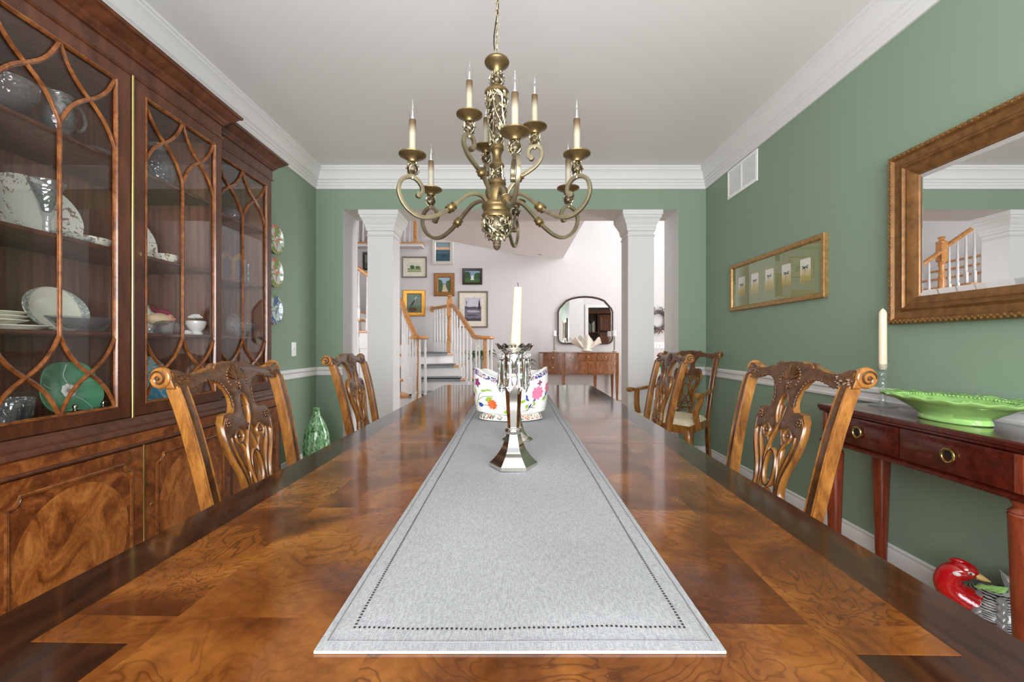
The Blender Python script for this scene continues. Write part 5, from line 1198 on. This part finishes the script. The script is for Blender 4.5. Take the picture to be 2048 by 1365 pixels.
# recessed lamp in the low foyer ceiling
rl = empty('recessed_light', (W(1080, 0, 7.95).x, 7.9, ZC - .002), 'small round recessed light in the foyer ceiling', 'ceiling light')
MB().lathe([(.06, 0), (.075, -.002), (.075, -.006), (.055, -.006), (.05, .0)], 24).build('trim_ring', M['plastic'], rl); MB().lathe([(.001, -.003), (.05, -.003), (.05, -.001)], 20).build('lens', flat((150, 148, 146)), rl)
# plants
def plant(x, y, z, label, n, h, seed, pot=True, fl_=False):
    rnd = random.Random(seed); e = empty('potted_plant', (x, y, z), label, 'plant')
    if pot:
        MB().lathe([(.085, 0), (.105, .16), (.118, .165), (.118, .2), (.105, .2), (.1, .18)], 24).build('pot', M['terra'], e); MB().lathe([(.001, .178), (.1, .178), (.1, .17)], 20).build('soil', flat((50, 36, 28)), e)
    for i in range(n):
        a = rnd.uniform(0, 6.28); r = rnd.uniform(.08, .24); hh = h * rnd.uniform(.55, 1); b = Vector((.03 * math.cos(a), .03 * math.sin(a), .178 if pot else 0)); tip = b + Vector((r * math.cos(a), r * math.sin(a), hh)); mid = b.lerp(tip, .5) + Vector((0, 0, .1 * hh))
        P = cr([b, mid, tip, tip + Vector((.1 * math.cos(a), .1 * math.sin(a), -.05))], 4); sd = Vector((-math.sin(a), math.cos(a), 0)); m = MB(); N = len(P); vs = []
        for j, p in enumerate(P):
            t = j / (N - 1); wd = .003 if t < .45 else .036 * math.sin(math.pi * min(1, (t - .42) / .58)) + .001
            vs += [p - sd * wd + Vector((0, 0, wd * .3)), p, p + sd * wd + Vector((0, 0, wd * .3))]
        m.add(vs, [(j * 3 + q, j * 3 + q + 1, j * 3 + q + 4, j * 3 + q + 3) for j in range(N - 1) for q in (0, 1)]); m.build('leaf', M['leafg'], e, smooth=60)
    if fl_:
        for i in range(3):
            a = i * 2.1; q = Vector((.05 * math.cos(a), .05 * math.sin(a), h * 1.0 + .1 * i)); MB().tube([(0, 0, .18), q * .6, q], .003, 5).ball(q + Vector((0, 0, .03)), .03, 8, sc=(.5, .8, 1.5)).build('white_bloom', M['porc'], e)
ps = empty('plant_stool', (-.62, 7.75, 0), 'small dark stool carrying the terracotta pot behind the stair rail', 'stool')
MB().lathe([(.15, .40), (.155, .41), (.155, .425), (.14, .43)], 24).build('seat', M['cab'], ps)
for k in range(3): a = 2.1 * k; MB().tube([(.09 * math.cos(a), .09 * math.sin(a), .41), (.13 * math.cos(a), .13 * math.sin(a), 0)], .016, 8).build('leg', M['cab'], ps)
plant(-.62, 7.75, .431, 'leafy white-flowered plant in a terracotta pot behind the stair balusters', 22, .36, 3, True, True)
plant(.12, 7.85, 0, 'dark leafy potted plant on the floor left of the sideboard', 14, .62, 5)
plant(2.74, 7.8, 0, 'green leafy plant glimpsed right of the right column', 14, .70, 6)
# ------------------------------------------------------------------ things inside the china cabinet
def CP(px, X): return X * F / (VX - px)      # depth along the cabinet for a picture column, X = distance left of the lens
SH = {0: .7862, 1: 1.1165, 2: 1.4405, 3: 1.7905}
def stand_plate(name, px, sh, X, rx, rz_, mat, label, cat='plate', lean=14, prof=None, yaw=0):
    y = CP(px, X); e = empty(name, (-X, y, SH[sh]), label, cat)
    pr = prof or [(.55, .0), (.62, .006), (.95, .022), (1.0, .026), (.985, .030), (.64, .014), (.56, .010), (.002, .010)]
    m = MB().lathe([(r * 1.0, z) for r, z in pr], 44).map(lambda x, y_, z: (-y_ * rz_, x * rx, z))
    # object space keeps the plate flat so the printed border follows its radius
    o = m.build('plate', mat, e); a = R(90 - lean); o.rotation_euler = (0, a, yaw)
    zmin = min((o.matrix_basis @ v.co).z for v in o.data.vertices); o.location = (0, 0, -zmin + .0005)
    return e
stand_plate('floral_platter', 62, 2, 1.79, .165, .130, M['floral'], 'large scalloped platter with brown sprig border standing on the second shelf, left door', 'platter')
stand_plate('floral_plate', 262, 2, 1.77, .11, .115, M['floral'], 'brown sprig plate standing behind the cabinet centre stile on the second shelf')
stand_plate('oval_plate', 103, 1, 1.76, .118, .09, M['greyrim'], 'ivory oval plate with grey lace rim leaning on the lower shelf, left door', lean=18)
stand_plate('oval_plate', 262, 1, 1.76, .105, .09, M['greyrim'], 'ivory oval plate leaning behind the cabinet centre stile on the lower shelf', lean=18)
stand_plate('turquoise_plate', 290, 0, 1.70, .118, .118, M['blueplate'], 'round turquoise scenic plate with white ring on the cabinet floor', lean=14)
pt = stand_plate('green_flower_plate', 132, 0, 1.68, .112, .112, plain('emerald_glass_glaze', rgb(78, 140, 104), .12, 0, .2, 12, coat=.4), 'green petal-shaped plate with white flower centre on the cabinet floor', lean=14)
o = pt.children[0]
for i, v in enumerate(o.data.vertices):
    a = math.atan2(v.co.y, v.co.x); r = math.hypot(v.co.x, v.co.y) / .112
    if r > .5: v.co *= 1 + .09 * (abs(math.cos(2.5 * a)) - .6)
o.location.z = 0; o.location.z = -min((o.matrix_basis @ v.co).z for v in o.data.vertices) + .0005
m = MB()
for i in range(8):
    a = 2 * math.pi * i / 8; m.ball((.016 * math.cos(a), .016 * math.sin(a), .012), .012, 8, sc=(1, 1, .35))
f_ = m.build('flower_centre', M['porc'], pt); f_.matrix_local = o.matrix_basis; f_.parent = pt
f_ = MB().ball((0, 0, .016), .007, 8, sc=(1, 1, .5)).build('flower_eye', flat((150, 130, 84), .3), pt); f_.matrix_local = o.matrix_basis
for i in range(5):
    a = 2 * math.pi * (i + .5) / 5; m = MB().tube(cr([(.03 * math.cos(a), .03 * math.sin(a), .0125), (.06 * math.cos(a + .15), .06 * math.sin(a + .15), .0145), (.098 * math.cos(a), .098 * math.sin(a), .026)], 5), .0014, 5)
    f_ = m.build('petal_line', flat((150, 190, 160), .3), pt); f_.matrix_local = o.matrix_basis
def lobj(name, px, sh, X, prof, mat, label, cat, n=28, sc=(1, 1, 1), part='body', rf=None, smooth=40):
    e = empty(name, (-X, CP(px, X), SH[sh]), label, cat); MB().lathe(prof, n, rf=rf).map(lambda x, y, z: (x * sc[0], y * sc[1], z * sc[2])).build(part, mat, e, smooth=smooth); return e
BOWL = [(.03, 0), (.035, .006), (.02, .014), (.05, .03), (.075, .06), (.08, .095), (.076, .095), (.07, .06), (.04, .035), (.001, .03)]
lobj('crystal_bowl', 8, 3, 1.60, BOWL, M['crystal'], 'round crystal bowl on the top shelf at the far left', 'bowl', sc=(1, 1, 1.15))
pj = lobj('glass_pitcher', 118, 3, 1.588, [(.038, 0), (.04, .006), (.03, .02), (.042, .05), (.046, .08), (.036, .12), (.04, .15), (.037, .15), (.033, .12), (.042, .08), (.038, .05), (.001, .03)], M['glass'], 'clear glass cream pitcher with loop handle on the top shelf', 'pitcher')
MB().tube(cr([(0, .036, .135), (0, .075, .14), (0, .092, .10), (0, .075, .06), (0, .044, .06)], 5), .006, 8).build('handle', M['glass'], pj)
MB().tube(cr([(0, -.03, .135), (0, -.05, .146), (0, -.062, .15)], 4), [.012, .012, .012, .011, .011, .01, .01, .008, .006][:9], 8).build('spout', M['glass'], pj)
TRAY = [(.09, .0), (.10, .006), (.14, .02), (.15, .03), (.146, .032), (.1, .012), (.002, .008)]
lobj('crystal_tray', 190, 3, 1.66, TRAY, M['crystal'], 'cut crystal tray lying on the top shelf beside the glass pitcher', 'tray', 40, (.7, .75, 1))
lobj('crystal_compote', 66, 3, 1.745, [(.04, 0), (.045, .004), (.012, .015), (.01, .04), (.06, .06), (.085, .085), (.08, .087), (.05, .066), (.001, .05)], M['crystal'], 'footed crystal compote behind the glass pitcher', 'compote')
vs_ = lobj('crystal_flute_vase', 94, 2, 1.60, [(.028, 0), (.03, .004), (.012, .012), (.010, .05), (.012, .065), (.016, .075), (.026, .12), (.05, .185), (.0495, .187), (.024, .125), (.012, .085), (.001, .08)], M['glass'], 'trumpet-shaped crystal vase in front of the large sprig platter', 'vase', 12, smooth=15)
CUP = [(.05, 0), (.055, .004), (.052, .01), (.064, .03), (.07, .05), (.067, .05), (.06, .03), (.045, .012), (.001, .01)]
lobj('floral_bowl', 181, 2, 1.64, CUP, M['floralall'], 'small sprig-patterned bowl at the right of the large platter', 'bowl', sc=(.8, 1, .8))
lobj('crystal_dish', 145, 2, 1.60, [(.04, 0), (.05, .004), (.075, .022), (.072, .024), (.045, .008), (.001, .006)], M['crystal'], 'small cut-glass dish in front of the sprig platter', 'dish', 30, (.6, .9, 1.1))
lobj('crystal_boat', 165, 1, 1.60, [(.06, 0), (.07, .005), (.10, .035), (.12, .055), (.116, .057), (.09, .034), (.05, .012), (.001, .01)], M['crystal'], 'long cut-crystal dish on the lower shelf before the ivory plate', 'dish', 36, (.55, 1.0, .95), rf=lambda a, z: 1 + (.03 * math.cos(14 * a) if z > .05 else 0))
for k in range(4):
    lobj('stacked_plate', -28 if k else 24, 1, 1.62, [(.07, .0), (.075, .004), (.105, .013), (.104, .015), (.07, .007), (.001, .006)], M['ivory'], ['flat ivory plate lying alone in front of the plate stack, lower shelf', 'lowest ivory plate of the small stack on the lower shelf', 'middle ivory plate of the small stack on the lower shelf', 'top ivory plate of the small stack on the lower shelf'][k], 'plate', 36, (.8, .9, 1)).location.z += (0 if k == 0 else .016 + (k - 1) * .0125)
for i, (px, X, s, lb_) in enumerate(((8, 1.56, 1.0, 'faceted glass tumbler at the far left of the cabinet floor'), (34, 1.60, 1.1, 'faceted glass tumbler beside the green flower plate'), (22, 1.72, 1.0, 'faceted glass tumbler behind the two front tumblers'))):
    lobj('glass_tumbler', px, 0, X, [(.026, 0), (.03, .004), (.032, .04), (.04, .1), (.0385, .1), (.03, .045), (.026, .014), (.001, .012)], M['glass'], lb_, 'glass', 10, (s, s, s), smooth=15)
for i, (px, X, lb_) in enumerate(((150, 1.565, 'silver lidded dish in front of the green flower plate'), (207, 1.565, 'silver lidded dish right of the green flower plate'))):
    e = lobj('silver_lidded_dish', px, 0, X, [(.04, 0), (.044, .004), (.05, .02), (.052, .024), (.045, .03)], M['silver'], lb_, 'dish', 30)
    MB().lathe([(.05, .026), (.04, .042), (.02, .05), (.006, .053)], 28).build('lid', M['silver'], e); MB().ball((0, 0, .061), .009, 10).build('lid_knob', M['silver'], e)
lobj('silver_coaster', 88, 0, 1.555, [(.03, 0), (.032, .003), (.035, .02), (.034, .022), (.028, .006), (.001, .005)], M['silver'], 'small silver wine coaster on the cabinet floor before the tumblers', 'coaster')
# centre-right door
cf = lobj('crystal_decanter_vase', 318, 3, 1.66, [(.04, 0), (.045, .006), (.04, .02), (.062, .07), (.066, .11), (.05, .16), (.034, .18), (.045, .21), (.043, .21), (.03, .18), (.06, .11), (.001, .03)], M['crystal'], 'tall cut-crystal vase on the top shelf behind the second glazed door', 'vase')
lobj('floral_cup', 333, 2, 1.64, CUP, M['floralall'], 'sprig-patterned cup on a saucer behind the second glazed door', 'cup', sc=(.6, .72, .85)).location.z += .0085
lobj('saucer', 338, 2, 1.64, [(.04, 0), (.045, .003), (.085, .0075), (.084, .009), (.04, .005), (.001, .004)], M['ivory'], 'ivory saucer under the sprig-patterned cup', 'saucer', 36, (.8, 1, 1))
hf = empty('bearded_face_jug', (-1.62, CP(318, 1.62), SH[1] + .036), 'cream ceramic bearded face jug with red cap on the lower shelf', 'figurine')
MB().ball((0, 0, .03), .036, 18, sc=(.9, 1.7, .85)).build('beard', plain('cream_beard_glaze', rgb(222, 200, 158), .3, 0, .12, 30, .4, 60), hf)
MB().ball((.012, .042, .036), .022, 14, sc=(1, .9, 1)).build('face', plain('flesh_glaze', rgb(206, 142, 116), .3, 0, .05), hf)
m = MB().ball((.034, .044, .034), .007, 8); m.build('nose', plain('nose_glaze', rgb(196, 120, 96), .3, 0, .05), hf)
for s in (-1, 1): MB().ball((.0315, .044 + .009 * s, .043), .003, 8).build('eye', M['black'], hf)
MB().tube(cr([(.01, .05, .055), (-.005, .02, .068), (-.01, -.01, .07), (-.012, -.03, .085)], 5), [.014, .015, .016, .016, .016, .015, .014, .013, .012, .011, .01, .01, .009, .008, .008, .007], 10).build('cap', plain('crimson_glaze', rgb(120, 20, 50), .25, 0, .1), hf)
lobj('crystal_bottle', 333, 1, 1.565, [(.018, -.05), (.026, -.045), (.03, -.02), (.03, .02), (.024, .045), (.002, .05)], M['crystal'], 'cut-crystal stopper bottle lying in front of the bearded jug', 'bottle').location.z += .031
for c_ in bpy.data.objects['crystal_bottle'].children: c_.rotation_euler = (R(90), 0, 0)
lobj('glass_block', 300, 1, 1.62, [(.05, 0), (.055, .004), (.055, .03), (.05, .035)], M['crystal'], 'low cut-glass box under the bearded jug', 'box', 4, (.8, 1.2, 1))
lobj('white_beaker', 334, 1, 1.70, [(.024, 0), (.026, .05), (.036, .085), (.034, .085), (.024, .05), (.001, .01)], M['porc'], 'white beaker standing behind the bearded jug', 'beaker')
tu = lobj('flower_tureen', 392, 1, 1.572, [(.026, 0), (.028, .006), (.022, .016), (.036, .035), (.043, .055), (.042, .068), (.036, .07)], M['porc'], 'white porcelain bowl heaped with ceramic flowers on the lower shelf', 'bowl')
rnd = random.Random(2)
for i in range(9):
    a = rnd.uniform(0, 6.28); r = rnd.uniform(0, .024); c0 = Vector((r * math.cos(a), r * math.sin(a), .075 + .02 * (1 - r / .035))); m = MB()
    for k in range(5): b = 2 * math.pi * k / 5; m.ball(c0 + Vector((.008 * math.cos(b), .008 * math.sin(b), .004)), .009, 7, sc=(1, 1, .6))
    m.build('porcelain_flower', M['porc'], tu)
lobj('flower_sprig', 374, 1, 1.57, [(.02, 0), (.024, .008), (.018, .016), (.004, .022)], M['porc'], 'small white ceramic blossom at the foot of the flower bowl', 'figurine', 9)
lobj('rim_saucer', 315, 0, 1.58, [(.06, 0), (.065, .003), (.10, .012), (.099, .014), (.06, .006), (.001, .005)], M['floralall'], 'gilt-edged dish lying in front of the turquoise plate', 'dish', 36, (.6, 1.2, 1))
lobj('oval_dish', 372, 0, 1.585, [(.06, 0), (.07, .004), (.09, .02), (.088, .022), (.06, .008), (.001, .006)], M['ivory'], 'low ivory dish on the cabinet floor behind the near left chair', 'dish', 36, (.6, 1, 1))
# right-hand door
rb_ = lobj('crystal_rose_bowl', 464, 3, 1.68, sph(.05, .05), M['crystal'], 'round crystal rose bowl on the top shelf behind the far glazed door', 'bowl', 24); rb_.location.z = SH[3] + .0
tr = empty('gilt_triptych', (-1.74, CP(452, 1.74), SH[2]), 'small folding gilt icon frame on the second shelf behind the far door', 'icon')
for k, (dy, an, w_) in enumerate(((-.09, 35, .075), (0, 0, .1), (.09, -35, .075))):
    m = MB().prism([(-w_ / 2, 0), (w_ / 2, 0), (w_ / 2, .16), (0, .2), (-w_ / 2, .16)], 'yz', -.006, .006); o = m.build('panel', M['goldd'], tr); o.location = (.0 if k == 1 else .02, dy, 0); o.rotation_euler = (0, 0, R(an))
    m = MB().prism([(-w_ * .32, .02), (w_ * .32, .02), (w_ * .32, .14), (0, .165), (-w_ * .32, .14)], 'yz', .006, .0068); MBp = m.build('painted_figure', flat((86, 74, 84)), o)
stand_plate('crystal_plate', 460, 1, 1.66, .07, .07, M['crystal'], 'round cut-crystal plate standing behind the far glazed door', lean=10)
lobj('crystal_nut_bowl', 487, 1, 1.66, BOWL, M['crystal'], 'cut-crystal bowl beside the crystal plate behind the far door', 'bowl', 28, (.85, .85, .85))
lobj('bud_vase', 497, 2, 1.66, [(.018, 0), (.02, .004), (.008, .012), (.012, .05), (.007, .09), (.014, .13), (.013, .13), (.005, .09), (.001, .04)], M['glass'], 'slender clear bud vase on the second shelf behind the far door', 'vase')
